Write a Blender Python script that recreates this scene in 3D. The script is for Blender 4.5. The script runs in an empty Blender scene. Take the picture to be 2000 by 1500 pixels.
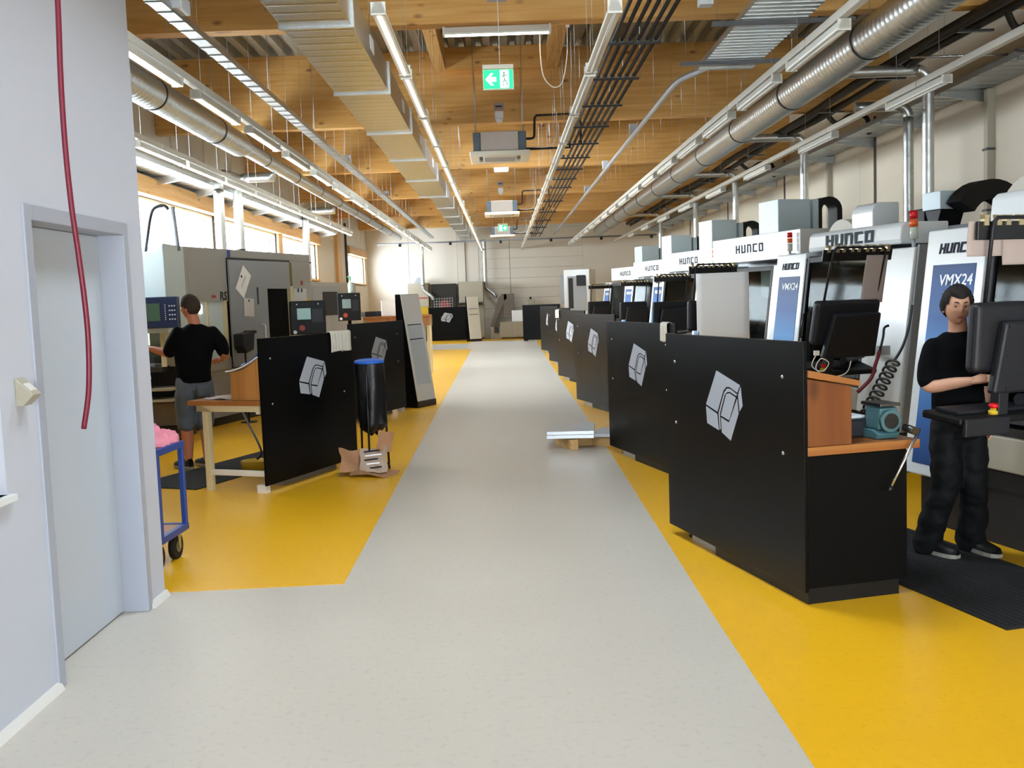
import bpy, bmesh, math, random
from mathutils import Vector, Matrix
random.seed(11)
SC = bpy.context.scene
COL = SC.collection
PI = math.pi

# ---------------------------------------------------------------- camera
F_PX, CAM_H = 1950.0, 1.68
PITCH, YAW, ROLL = math.atan(168 / F_PX), 12 / F_PX, 0.036
cam_data = bpy.data.cameras.new('camera')
cam_data.sensor_width = 36.0
cam_data.lens = F_PX / 2000.0 * 36.0
cam_data.clip_start, cam_data.clip_end = 0.05, 300.0
cam = bpy.data.objects.new('camera', cam_data)
COL.objects.link(cam)
_f = Vector((math.sin(YAW) * math.cos(PITCH), math.cos(YAW) * math.cos(PITCH), -math.sin(PITCH)))
_r0 = Vector((math.cos(YAW), -math.sin(YAW), 0.0))
_u0 = _r0.cross(_f)
_r = _r0 * math.cos(ROLL) - _u0 * math.sin(ROLL)
_u = _r0 * math.sin(ROLL) + _u0 * math.cos(ROLL)
cam.matrix_world = Matrix(((_r.x, _u.x, -_f.x, 0.0), (_r.y, _u.y, -_f.y, 0.0), (_r.z, _u.z, -_f.z, CAM_H), (0, 0, 0, 1)))
SC.camera = cam

# ---------------------------------------------------------------- world, exposure
world = bpy.data.worlds.new('overcast_sky')
SC.world = world
world.use_nodes = True
_bg = world.node_tree.nodes['Background']
_bg.inputs['Color'].default_value = (0.90, 0.95, 1.0, 1.0)
_bg.inputs['Strength'].default_value = 17.0
SC.view_settings.view_transform = 'Standard'
SC.view_settings.look = 'None'
SC.view_settings.gamma = 1.0
SC.view_settings.use_curve_mapping = False
SC.view_settings.exposure = 1.2
SC.cycles.max_bounces = 7
SC.cycles.diffuse_bounces = 4
SC.cycles.glossy_bounces = 3
SC.cycles.transmission_bounces = 6
SC.cycles.sample_clamp_indirect = 8.0
SC.cycles.use_adaptive_sampling = True
SC.cycles.adaptive_threshold = 0.03
SC.cycles.caustics_reflective = False
SC.cycles.caustics_refractive = False
try:
    SC.cycles.use_denoising = True
except Exception:
    pass

# hall dimensions (metres)
XL, XR, YB, YF, ZC = -5.7, 6.6, -5.0, 42.5, 5.8
# left windows: (y0, y1), sill and head heights
LWIN = [(11.3, 15.6), (15.8, 20.2), (20.7, 25.7), (26.2, 31.0), (37.2, 41.6)]
WZ0, WZ1 = 2.45, 3.52
BWIN = [(-1.9, 0.8), (1.0, 3.7), (3.9, 6.4)]
BZ0, BZ1 = 1.0, 2.5
# unseen roof lights, added between the beams to even out the floor light
SKX0, SKX1 = -0.80, 0.86
SKY = [(3.2, 4.1), (6.2, 7.4), (18.8, 20.8), (24.8, 26.3), (30.9, 32.1), (36.8, 37.9)]

def portal(name, loc, rot, sx, sy):
    l = bpy.data.lights.new(name, 'AREA')
    l.shape = 'RECTANGLE'; l.size = sx; l.size_y = sy
    l.cycles.is_portal = True
    o = bpy.data.objects.new(name, l); COL.objects.link(o)
    o.location = loc; o.rotation_euler = rot
for a, b in LWIN:
    portal('window_light_portal', (XL - 0.06, (a + b) / 2, (WZ0 + WZ1) / 2), (0, -PI / 2, 0), WZ1 - WZ0, b - a)
for a, b in BWIN:
    portal('window_light_portal', ((a + b) / 2, YB - 0.06, (BZ0 + BZ1) / 2), (PI / 2, 0, 0), b - a, BZ1 - BZ0)

for a, b in SKY:
    portal('added_roof_light_portal', ((SKX0 + SKX1) / 2, (a + b) / 2, ZC + 0.30), (0, 0, 0), SKX1 - SKX0, b - a)

# ---------------------------------------------------------------- materials
def lin(c):
    if isinstance(c, str):
        c = tuple(int(c[i:i + 2], 16) / 255 for i in (0, 2, 4))
    return tuple((v / 12.92 if v <= 0.04045 else ((v + 0.055) / 1.055) ** 2.4) for v in c)
MATS = {}
def new_mat(name):
    m = bpy.data.materials.new(name); m.use_nodes = True
    return m, m.node_tree.nodes, m.node_tree.links, m.node_tree.nodes['Principled BSDF']
def mat(name, col, rough=0.5, metal=0.0, var=0.06, scale=6.0, bump=0.0, bscale=60.0, stretch=(1, 1, 1), spec=0.5, coat=0.0, rvar=0.08):
    if name in MATS: return MATS[name]
    m, N, L, P = new_mat(name)
    c = lin(col)
    tc = N.new('ShaderNodeTexCoord'); mp = N.new('ShaderNodeMapping'); mp.inputs['Scale'].default_value = stretch
    L.new(tc.outputs['Object'], mp.inputs['Vector'])
    nz = N.new('ShaderNodeTexNoise'); nz.inputs['Scale'].default_value = scale; nz.inputs['Detail'].default_value = 5.0
    L.new(mp.outputs['Vector'], nz.inputs['Vector'])
    mx = N.new('ShaderNodeMix'); mx.data_type = 'RGBA'
    mx.inputs[6].default_value = (*[max(0, v * (1 - var)) for v in c], 1)
    mx.inputs[7].default_value = (*[min(1, v * (1 + var)) for v in c], 1)
    L.new(nz.outputs['Fac'], mx.inputs[0]); L.new(mx.outputs[2], P.inputs['Base Color'])
    mr = N.new('ShaderNodeMapRange'); mr.inputs['To Min'].default_value = max(0.02, rough - rvar); mr.inputs['To Max'].default_value = min(1, rough + rvar)
    L.new(nz.outputs['Fac'], mr.inputs['Value']); L.new(mr.outputs['Result'], P.inputs['Roughness'])
    P.inputs['Metallic'].default_value = metal
    P.inputs['Specular IOR Level'].default_value = spec
    if coat: P.inputs['Coat Weight'].default_value = coat; P.inputs['Coat Roughness'].default_value = 0.08
    if bump:
        n2 = N.new('ShaderNodeTexNoise'); n2.inputs['Scale'].default_value = bscale; n2.inputs['Detail'].default_value = 3
        L.new(mp.outputs['Vector'], n2.inputs['Vector'])
        b = N.new('ShaderNodeBump'); b.inputs['Strength'].default_value = bump; b.inputs['Distance'].default_value = 0.01
        L.new(n2.outputs['Fac'], b.inputs['Height']); L.new(b.outputs['Normal'], P.inputs['Normal'])
    MATS[name] = m
    return m
def emit(name, col, strength):
    if name in MATS: return MATS[name]
    m, N, L, P = new_mat(name)
    c = lin(col)
    P.inputs['Base Color'].default_value = (*c, 1)
    P.inputs['Emission Color'].default_value = (*c, 1); P.inputs['Emission Strength'].default_value = strength
    nz = N.new('ShaderNodeTexNoise'); nz.inputs['Scale'].default_value = 3
    mr = N.new('ShaderNodeMapRange'); mr.inputs['To Min'].default_value = strength * 0.95; mr.inputs['To Max'].default_value = strength * 1.05
    L.new(nz.outputs['Fac'], mr.inputs['Value']); L.new(mr.outputs['Result'], P.inputs['Emission Strength'])
    MATS[name] = m
    return m
def wood(name, dark, light, knot, axis, lam=0.0, rough=0.5, grain=1.0, joints=0.0):
    """axis: index of the grain direction; lam: lamella thickness (z); joints: butt joints along the grain"""
    m, N, L, P = new_mat(name)
    d, l, k = lin(dark), lin(light), lin(knot)
    tc = N.new('ShaderNodeTexCoord'); mp = N.new('ShaderNodeMapping')
    s = [9.0 * grain] * 3; s[axis] = 0.55 * grain
    mp.inputs['Scale'].default_value = s
    L.new(tc.outputs['Object'], mp.inputs['Vector'])
    nz = N.new('ShaderNodeTexNoise'); nz.inputs['Scale'].default_value = 1.6; nz.inputs['Detail'].default_value = 6; nz.inputs['Distortion'].default_value = 0.6
    L.new(mp.outputs['Vector'], nz.inputs['Vector'])
    mx = N.new('ShaderNodeMix'); mx.data_type = 'RGBA'
    mx.inputs[6].default_value = (*d, 1); mx.inputs[7].default_value = (*l, 1)
    cr = N.new('ShaderNodeMapRange'); cr.inputs['From Min'].default_value = 0.3; cr.inputs['From Max'].default_value = 0.7
    L.new(nz.outputs['Fac'], cr.inputs['Value']); L.new(cr.outputs['Result'], mx.inputs[0])
    out = mx.outputs[2]
    # knots
    mp2 = N.new('ShaderNodeMapping'); s2 = [5.5 * grain] * 3; s2[axis] = 2.6 * grain
    mp2.inputs['Scale'].default_value = s2
    L.new(tc.outputs['Object'], mp2.inputs['Vector'])
    vo = N.new('ShaderNodeTexVoronoi'); vo.inputs['Scale'].default_value = 0.8
    L.new(mp2.outputs['Vector'], vo.inputs['Vector'])
    kr = N.new('ShaderNodeMapRange'); kr.inputs['From Min'].default_value = 0.05; kr.inputs['From Max'].default_value = 0.16
    kr.inputs['To Min'].default_value = 0.8; kr.inputs['To Max'].default_value = 0.0
    L.new(vo.outputs['Distance'], kr.inputs['Value'])
    mk = N.new('ShaderNodeMix'); mk.data_type = 'RGBA'; mk.inputs[7].default_value = (*k, 1)
    L.new(kr.outputs['Result'], mk.inputs[0]); L.new(out, mk.inputs[6]); out = mk.outputs[2]
    if lam:
        sx = N.new('ShaderNodeSeparateXYZ'); L.new(tc.outputs['Object'], sx.inputs['Vector'])
        dv = N.new('ShaderNodeMath'); dv.operation = 'DIVIDE'; dv.inputs[1].default_value = lam; L.new(sx.outputs['Z'], dv.inputs[0])
        fl = N.new('ShaderNodeMath'); fl.operation = 'FLOOR'; L.new(dv.outputs[0], fl.inputs[0])
        fr = N.new('ShaderNodeMath'); fr.operation = 'FRACT'; L.new(dv.outputs[0], fr.inputs[0])
        # each lamella has its own tone, cut into board lengths
        bx = N.new('ShaderNodeMath'); bx.operation = 'MULTIPLY_ADD'; bx.inputs[1].default_value = 0.37; L.new(fl.outputs[0], bx.inputs[0])
        xs = N.new('ShaderNodeMath'); xs.operation = 'DIVIDE'; xs.inputs[1].default_value = 2.9; L.new(sx.outputs['XYZ'[axis]], xs.inputs[0]); L.new(xs.outputs[0], bx.inputs[2])
        bf = N.new('ShaderNodeMath'); bf.operation = 'FLOOR'; L.new(bx.outputs[0], bf.inputs[0])
        cv = N.new('ShaderNodeCombineXYZ'); L.new(fl.outputs[0], cv.inputs['X']); L.new(bf.outputs[0], cv.inputs['Y'])
        wn = N.new('ShaderNodeTexWhiteNoise'); L.new(cv.outputs[0], wn.inputs['Vector'])
        tr = N.new('ShaderNodeMapRange'); tr.inputs['To Min'].default_value = 0.95; tr.inputs['To Max'].default_value = 1.03; L.new(wn.outputs['Value'], tr.inputs['Value'])
        ln = N.new('ShaderNodeMath'); ln.operation = 'LESS_THAN'; ln.inputs[1].default_value = 0.05; L.new(fr.outputs[0], ln.inputs[0])
        lm = N.new('ShaderNodeMath'); lm.operation = 'MULTIPLY_ADD'; lm.inputs[1].default_value = -0.07; L.new(ln.outputs[0], lm.inputs[0]); L.new(tr.outputs['Result'], lm.inputs[2])
        ml = N.new('ShaderNodeMix'); ml.data_type = 'RGBA'; ml.blend_type = 'MULTIPLY'; ml.inputs[0].default_value = 1.0
        L.new(out, ml.inputs[6]); L.new(lm.outputs[0], ml.inputs[7]); out = ml.outputs[2]
    L.new(out, P.inputs['Base Color'])
    P.inputs['Roughness'].default_value = rough
    P.inputs['Specular IOR Level'].default_value = 0.3
    MATS[name] = m
    return m
def floor_mat(name, base, speck, rough, stain=0.4):
    m, N, L, P = new_mat(name)
    b, s = lin(base), lin(speck)
    tc = N.new('ShaderNodeTexCoord')
    n1 = N.new('ShaderNodeTexNoise'); n1.inputs['Scale'].default_value = 0.8; n1.inputs['Detail'].default_value = 6
    n2 = N.new('ShaderNodeTexNoise'); n2.inputs['Scale'].default_value = 30; n2.inputs['Detail'].default_value = 3
    n3 = N.new('ShaderNodeTexNoise'); n3.inputs['Scale'].default_value = 7; n3.inputs['Detail'].default_value = 8; n3.inputs['Roughness'].default_value = 0.7
    for n in (n1, n2, n3): L.new(tc.outputs['Object'], n.inputs['Vector'])
    mx = N.new('ShaderNodeMix'); mx.data_type = 'RGBA'
    mx.inputs[6].default_value = (*[v * 0.90 for v in b], 1); mx.inputs[7].default_value = (*[min(1, v * 1.06) for v in b], 1)
    L.new(n1.outputs['Fac'], mx.inputs[0])
    cr = N.new('ShaderNodeMapRange'); cr.inputs['From Min'].default_value = 0.56; cr.inputs['From Max'].default_value = 0.72; cr.inputs['To Max'].default_value = 0.28
    L.new(n2.outputs['Fac'], cr.inputs['Value'])
    m2 = N.new('ShaderNodeMix'); m2.data_type = 'RGBA'; m2.inputs[7].default_value = (*s, 1)
    L.new(cr.outputs['Result'], m2.inputs[0]); L.new(mx.outputs[2], m2.inputs[6])
    c3 = N.new('ShaderNodeMapRange'); c3.inputs['From Min'].default_value = 0.64; c3.inputs['From Max'].default_value = 0.78; c3.inputs['To Max'].default_value = stain
    L.new(n3.outputs['Fac'], c3.inputs['Value'])
    m3 = N.new('ShaderNodeMix'); m3.data_type = 'RGBA'; m3.inputs[7].default_value = (*[v * 0.72 for v in b], 1)
    L.new(c3.outputs['Result'], m3.inputs[0]); L.new(m2.outputs[2], m3.inputs[6])
    L.new(m3.outputs[2], P.inputs['Base Color'])
    mr = N.new('ShaderNodeMapRange'); mr.inputs['To Min'].default_value = rough; mr.inputs['To Max'].default_value = rough + 0.05
    L.new(n1.outputs['Fac'], mr.inputs['Value']); L.new(mr.outputs['Result'], P.inputs['Roughness'])
    P.inputs['Specular IOR Level'].default_value = 0.45
    MATS[name] = m
    return m
def gradient_blue(name, stops):
    """printed colour field: dark at the head, light at mid height, dark at the foot (object z, metres)"""
    m, N, L, P = new_mat(name)
    tc = N.new('ShaderNodeTexCoord'); sx = N.new('ShaderNodeSeparateXYZ'); L.new(tc.outputs['Object'], sx.inputs['Vector'])
    mr = N.new('ShaderNodeMapRange'); mr.inputs['From Min'].default_value = 0.4; mr.inputs['From Max'].default_value = 1.8
    L.new(sx.outputs['Z'], mr.inputs['Value'])
    cr = N.new('ShaderNodeValToRGB')
    while len(cr.color_ramp.elements) < len(stops): cr.color_ramp.elements.new(0.5)
    for e, (p, c) in zip(cr.color_ramp.elements, stops): e.position = p; e.color = (*lin(c), 1)
    L.new(mr.outputs['Result'], cr.inputs['Fac']); L.new(cr.outputs['Color'], P.inputs['Base Color'])
    P.inputs['Roughness'].default_value = 0.4
    P.inputs['Specular IOR Level'].default_value = 0.2
    MATS[name] = m
    return m
def glass(name, tint='e8f0f0', rough=0.02, refl=0.4):
    if name in MATS: return MATS[name]
    m, N, L, P = new_mat(name)
    out = N['Material Output'] if 'Material Output' in N else [n for n in N if n.type == 'OUTPUT_MATERIAL'][0]
    tr = N.new('ShaderNodeBsdfTransparent'); tr.inputs['Color'].default_value = (*lin(tint), 1)
    gl = N.new('ShaderNodeBsdfGlossy'); gl.inputs['Roughness'].default_value = rough
    fr = N.new('ShaderNodeLayerWeight'); fr.inputs['Blend'].default_value = 0.5
    nz = N.new('ShaderNodeTexNoise'); nz.inputs['Scale'].default_value = 2
    pw_ = N.new('ShaderNodeMath'); pw_.operation = 'POWER'; L.new(fr.outputs['Facing'], pw_.inputs[0]); pw_.inputs[1].default_value = 4.0
    ad = N.new('ShaderNodeMath'); ad.operation = 'MULTIPLY_ADD'; L.new(pw_.outputs[0], ad.inputs[0]); ad.inputs[1].default_value = refl; ad.inputs[2].default_value = refl * 0.08
    mx = N.new('ShaderNodeMixShader'); L.new(ad.outputs[0], mx.inputs[0]); L.new(tr.outputs[0], mx.inputs[1]); L.new(gl.outputs[0], mx.inputs[2])
    L.new(mx.outputs[0], out.inputs['Surface'])
    MATS[name] = m
    return m
def spangle(name, col, rough=0.33, scale=60.0, metal=0.92):
    m, N, L, P = new_mat(name)
    c = lin(col)
    tc = N.new('ShaderNodeTexCoord')
    vo = N.new('ShaderNodeTexVoronoi'); vo.inputs['Scale'].default_value = scale; L.new(tc.outputs['Object'], vo.inputs['Vector'])
    mx = N.new('ShaderNodeMix'); mx.data_type = 'RGBA'
    mx.inputs[6].default_value = (*[v * 0.94 for v in c], 1); mx.inputs[7].default_value = (*[min(1, v * 1.05) for v in c], 1)
    sp = N.new('ShaderNodeSeparateColor'); L.new(vo.outputs['Color'], sp.inputs[0]); L.new(sp.outputs[0], mx.inputs[0])
    L.new(mx.outputs[2], P.inputs['Base Color'])
    mr = N.new('ShaderNodeMapRange'); mr.inputs['To Min'].default_value = rough - 0.03; mr.inputs['To Max'].default_value = rough + 0.03
    L.new(sp.outputs[1], mr.inputs['Value']); L.new(mr.outputs['Result'], P.inputs['Roughness'])
    P.inputs['Metallic'].default_value = metal
    MATS[name] = m
    return m

floor_mat('grey_lino', 'c8bfb2', '9d958a', 0.295, 0.12)
floor_mat('yellow_lino', 'eeb31c', 'cf9510', 0.29, 0.10)
wood('glulam', 'd99c4e', 'f0bf76', '7a4a22', 0, lam=0.042 * 4, rough=0.55)
wood('glulam_long', 'd59c55', 'e8bb78', '7b4c20', 1, lam=0.16, rough=0.55)
wood('beech', '6b3a18', '7d4820', '4c270f', 2, rough=0.5, grain=0.8); wood('beech_pale', '9c6632', 'b27c42', '7c4519', 2, rough=0.5, grain=0.8)
wood('beech_top', '8e5628', 'a66e3a', '7a4820', 1, rough=0.42, grain=0.8)
wood('pallet_wood', 'c79a5c', 'e0ba80', '8a5a2a', 0, rough=0.7)
spangle('galvanised', 'b9bcbb'); spangle('galvanised_bright', 'd0d2d0', 0.36); spangle('deck_steel', 'a9a79d', 0.5, 12.0, 0.6)
mat('white_wall', 'c3c5cf', 0.75, var=0.02, bump=0.04, bscale=220)
mat('hall_panel', 'd9cdb8', 0.55, var=0.02, scale=1.5)
mat('far_panel', 'e4ddd0', 0.55, var=0.02, scale=1.5)
mat('white_paint', 'e6e6e4', 0.45, var=0.02)
mat('door_white', 'bec4cd', 0.4, var=0.015)
mat('door_frame_grey', 'a6a9b4', 0.45, var=0.02)
mat('black_board', '060607', 0.34, var=0.25, scale=3, rvar=0.04, spec=0.12); mat('black_matte', '050505', 0.6, var=0.2, spec=0.1)
mat('black_plastic', '09090b', 0.5, var=0.15, spec=0.3)
mat('console_grey', '1d1d22', 0.45, var=0.12, spec=0.35)
mat('black_metal', '0d0d0f', 0.35, var=0.1)
mat('rubber', '0c0c0e', 0.75, var=0.3, scale=30, bump=0.5, bscale=120)
mat('black_foam', '17110e', 0.85, var=0.2)
mat('logo_grey', 'a9adb6', 0.45, var=0.02)
mat('steel', 'b8b8b8', 0.28, metal=1.0, var=0.05)
mat('dark_steel', '5a5a5c', 0.35, metal=1.0, var=0.1)
mat('alu', 'c6c8cc', 0.3, metal=0.9, var=0.05, stretch=(1, 14, 1))
mat('machine_white', 'dfe3e4', 0.22, var=0.015, coat=0.3, rvar=0.04)
mat('machine_grey', 'a3a8ae', 0.4, var=0.02)
mat('machine_side', '8a8e93', 0.42, var=0.03)
mat('machine_beige', 'aaa28f', 0.45, var=0.03)
mat('machine_inside', '241f1a', 0.6, var=0.3)
mat('inside_green', '27442f', 0.5, var=0.2)
mat('inside_beige', 'b3a07c', 0.5, var=0.05)
gradient_blue('blue_print', [(0.0, '0c3a74'), (0.25, '1c5aa2'), (0.55, '4b9ae0'), (0.74, '1c5ea8'), (1.0, '123f74')])
mat('letter_navy', '131a30', 0.6, spec=0.2); mat('letter_slate', '222c38', 0.6, spec=0.2); mat('letter_white', 'f2f4f6', 0.4); mat('letter_black', '0b0b0d', 0.5)
mat('signal_red', 'd4101a', 0.25, var=0.1); mat('signal_orange', 'f0641e', 0.25, var=0.1); mat('signal_clear', 'cfd3c4', 0.2, var=0.05)
mat('red_hose', '74102a', 0.45, var=0.1); mat('pink_rag', 'e88fa0', 0.9, var=0.15, scale=12); mat('blue_paint', '22418f', 0.4, var=0.08)
mat('blue_plastic', '1c62c8', 0.4, var=0.1); mat('bag_black', '0a0a0c', 0.42, var=0.3, scale=14, bump=0.6, bscale=18)
mat('cardboard', 'a87a56', 0.85, var=0.12, scale=10); mat('cardboard_print', 'b39a86', 0.8, var=0.1)
mat('towel', 'd8d2c2', 0.95, var=0.14, scale=14, bump=0.4, bscale=40); mat('paper', 'fbfbfb', 0.85, var=0.015); mat('paper_pink', 'b3a49e', 0.85, var=0.03)
mat('vise_teal', '456a70', 0.35, var=0.12); mat('cream_paint', 'd5c9a2', 0.45, var=0.05); mat('clip_brass', 'c3b28c', 0.3, metal=0.7)
mat('skin', 'd8a283', 0.55, var=0.05, scale=20); mat('skin_tan', 'c07a5c', 0.55, var=0.05, scale=20); mat('lips', 'a85f52', 0.5)
mat('hair_dark', '180d08', 0.8, var=0.35, scale=60, stretch=(1, 1, 0.2)); mat('hair_brown', '38291f', 0.8, var=0.5, scale=40, stretch=(1, 1, 0.2))
mat('cloth_black', '050507', 0.9, var=0.2, scale=10, bump=0.25, bscale=12, spec=0.15); mat('trouser_black', '050608', 0.75, var=0.3, scale=8, bump=0.3, bscale=9, spec=0.2)
mat('denim_grey', '5b6168', 0.9, var=0.5, scale=7, bump=0.35, bscale=12); mat('shoe_black', '0f0d0c', 0.5, var=0.2); mat('shoe_sole', '8a847a', 0.7)
mat('eye_white', '9c8f86', 0.4); mat('eye_dark', '1d130e', 0.2)
mat('pipe_black', '18120f', 0.6, var=0.15); mat('cable_white', 'e4dccd', 0.5); mat('cable_black', '0d0d10', 0.5)
mat('sign_green', '0fa066', 0.4); mat('ac_white', 'e2dac8', 0.5, var=0.02); mat('ac_body', 'a59a90', 0.4, metal=0.4, var=0.05); mat('ac_dark', '4d5a62', 0.5, var=0.1)
mat('lamp_housing', 'cfccc2', 0.4, var=0.02); mat('steel_post_dark', '33251f', 0.5, var=0.15); mat('wood_trim', 'd8a868', 0.5, var=0.08, stretch=(1, .3, 1), scale=12)
mat('teal_screen', '7fb5ad', 0.3, var=0.1); mat('screen_navy', '1f2c4c', 0.35, var=0.05); mat('screen_green', '47604f', 0.25, var=0.05)
mat('machine_blue_white', 'cfdfe4', 0.4, var=0.02); mat('lathe_grey', 'a4a29d', 0.5, var=0.03); mat('lathe_door', '989ca0', 0.45, var=0.03); mat('yellow_label', 'd8b32a', 0.6)
mat('red_part', 'b01f28', 0.4); mat('olive', '6f6a2c', 0.5, var=0.1); mat('conveyor_grey', '6f665b', 0.5, var=0.05); mat('green_cap', '62b47c', 0.4); mat('bottle_clear', 'cfe5dc', 0.2)
mat('tower_white', 'dcd8d2', 0.35, var=0.015); mat('pocket_grey', 'c3c6c9', 0.4); mat('blind_grey', 'c9cdd0', 0.5)
mat('orange_red', 'a53c2a', 0.5, var=0.1)
emit('tube_lit', 'fff6e2', 12.0); emit('tube_soft', 'fff4e0', 1.8); emit('exit_green', '10b070', 0.9); emit('exit_white', 'f4fff8', 1.6); emit('sensor_white', 'ffffff', 0.0)
glass('window_glass', 'f4f8fa', 0.02, 0.4); glass('door_glass', 'b9c2c0', 0.05, 0.12)

# ---------------------------------------------------------------- mesh helpers
class MB:
    def __init__(self):
        self.v = []; self.f = []; self.s = []; self.m = []
    def add(self, verts, faces, smooth=False, mi=0):
        o = len(self.v); self.v += [tuple(p) for p in verts]
        for fc in faces:
            self.f.append([o + i for i in fc]); self.s.append(smooth); self.m.append(mi)
        return self
    def box(self, x0, x1, y0, y1, z0, z1, mi=0):
        vs = [(x, y, z) for z in (z0, z1) for y in (y0, y1) for x in (x0, x1)]
        return self.add(vs, [(0, 2, 3, 1), (4, 5, 7, 6), (0, 1, 5, 4), (2, 6, 7, 3), (0, 4, 6, 2), (1, 3, 7, 5)], mi=mi)
    def obox(self, c, hx, hy, hz, R, mi=0):
        """box with half sizes, rotated by matrix R about its centre"""
        c = Vector(c)
        vs = [c + R @ Vector((x * hx, y * hy, z * hz)) for z in (-1, 1) for y in (-1, 1) for x in (-1, 1)]
        return self.add(vs, [(0, 2, 3, 1), (4, 5, 7, 6), (0, 1, 5, 4), (2, 6, 7, 3), (0, 4, 6, 2), (1, 3, 7, 5)], mi=mi)
    def prism(self, poly, a, b, axis='y', smooth=False, mi=0):
        """polygon in the plane across axis, extruded from a to b along it"""
        n = len(poly)
        def pt(p, t):
            return {'x': (t, p[0], p[1]), 'y': (p[0], t, p[1]), 'z': (p[0], p[1], t)}[axis]
        vs = [pt(p, a) for p in poly] + [pt(p, b) for p in poly]
        o = len(self.v); self.v += vs
        area = sum(poly[i][0] * poly[(i + 1) % n][1] - poly[(i + 1) % n][0] * poly[i][1] for i in range(n))
        fl = (area > 0) != (axis == 'y')
        if b < a: fl = not fl
        def addf(ix, sm):
            ix = [o + i for i in ix]
            self.f.append(ix if fl else ix[::-1]); self.s.append(sm); self.m.append(mi)
        addf(list(range(n))[::-1], False); addf([n + i for i in range(n)], False)
        for i in range(n):
            j = (i + 1) % n; addf([i, j, n + j, n + i], smooth)
        return self
    def tube(self, pts, r, n=8, cap=True, smooth=True, mi=0):
        pts = [Vector(p) for p in pts]
        rs = r if isinstance(r, (list, tuple)) else [r] * len(pts)
        t0 = (pts[1] - pts[0]).normalized()
        up = Vector((0, 0, 1)) if abs(t0.z) < 0.9 else Vector((1, 0, 0))
        nx = t0.cross(up).normalized()
        o = len(self.v); prev = t0
        for i, p in enumerate(pts):
            if i == 0: t = t0
            elif i == len(pts) - 1: t = (pts[i] - pts[i - 1]).normalized()
            else:
                t = ((pts[i + 1] - p).normalized() + (p - pts[i - 1]).normalized())
                t = t.normalized() if t.length > 1e-6 else prev
            q = prev.rotation_difference(t); nx = (q @ nx); nx = (nx - t * nx.dot(t)).normalized(); prev = t
            ny = t.cross(nx)
            for k in range(n):
                a = 2 * PI * k / n
                self.v.append(tuple(p + (nx * math.cos(a) + ny * math.sin(a)) * rs[i]))
        for i in range(len(pts) - 1):
            for k in range(n):
                a, b = o + i * n + k, o + i * n + (k + 1) % n
                self.f.append([a, b, b + n, a + n]); self.s.append(smooth); self.m.append(mi)
        if cap:
            self.f.append([o + k for k in range(n)][::-1]); self.s.append(False); self.m.append(mi)
            e = o + (len(pts) - 1) * n
            self.f.append([e + k for k in range(n)]); self.s.append(False); self.m.append(mi)
        return self
    def cyl(self, p0, p1, r, n=16, mi=0, r1=None):
        return self.tube([p0, p1], [r, r if r1 is None else r1], n, mi=mi)
    def lathe(self, prof, c=(0, 0, 0), n=20, smooth=True, mi=0, sx=1.0, sy=1.0):
        o = len(self.v); c = Vector(c)
        for r, z in prof:
            for k in range(n):
                a = 2 * PI * k / n
                self.v.append((c.x + r * sx * math.cos(a), c.y + r * sy * math.sin(a), c.z + z))
        for i in range(len(prof) - 1):
            for k in range(n):
                a, b = o + i * n + k, o + i * n + (k + 1) % n
                self.f.append([a, b, b + n, a + n]); self.s.append(smooth); self.m.append(mi)
        if prof[0][0] > 1e-5: self.f.append([o + k for k in range(n)][::-1]); self.s.append(False); self.m.append(mi)
        if prof[-1][0] > 1e-5:
            e = o + (len(prof) - 1) * n; self.f.append([e + k for k in range(n)]); self.s.append(False); self.m.append(mi)
        return self
    def grid(self, fn, nu, nv, smooth=True, mi=0, thick=0.0):
        """surface fn(i/nu, j/nv); with thick, a closed sheet of that thickness"""
        P = [[Vector(fn(i / nu, j / nv)) for j in range(nv + 1)] for i in range(nu + 1)]
        o = len(self.v); w = nv + 1
        for row in P: self.v += [tuple(p) for p in row]
        for i in range(nu):
            for j in range(nv):
                self.f.append([o + i * w + j, o + (i + 1) * w + j, o + (i + 1) * w + j + 1, o + i * w + j + 1]); self.s.append(smooth); self.m.append(mi)
        if thick:
            o2 = len(self.v)
            for i in range(nu + 1):
                for j in range(nv + 1):
                    du = P[min(i + 1, nu)][j] - P[max(i - 1, 0)][j]; dv = P[i][min(j + 1, nv)] - P[i][max(j - 1, 0)]
                    nn = du.cross(dv); nn = nn.normalized() if nn.length > 1e-9 else Vector((0, 0, 1))
                    self.v.append(tuple(P[i][j] - nn * thick))
            for i in range(nu):
                for j in range(nv):
                    self.f.append([o2 + i * w + j, o2 + i * w + j + 1, o2 + (i + 1) * w + j + 1, o2 + (i + 1) * w + j]); self.s.append(smooth); self.m.append(mi)
            ring = [(i, 0) for i in range(nu)] + [(nu, j) for j in range(nv)] + [(i, nv) for i in range(nu, 0, -1)] + [(0, j) for j in range(nv, 0, -1)]
            for q in range(len(ring)):
                a, b = ring[q], ring[(q + 1) % len(ring)]
                ia, ib = a[0] * w + a[1], b[0] * w + b[1]
                self.f.append([o + ib, o + ia, o2 + ia, o2 + ib]); self.s.append(False); self.m.append(mi)
        return self
    def mesh(self, name):
        me = bpy.data.meshes.new(name)
        me.from_pydata(self.v, [], self.f)
        me.polygons.foreach_set('use_smooth', self.s)
        me.polygons.foreach_set('material_index', self.m)
        me.validate(); me.update()
        return me
    def build(self, name, m, parent=None, bevel=0.0, seg=2, loc=None, rot=None):
        me = self.mesh(name)
        for q in (m if isinstance(m, (list, tuple)) else [m]): me.materials.append(MATS[q])
        return link(name, me, parent, bevel, seg, loc, rot)
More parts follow.
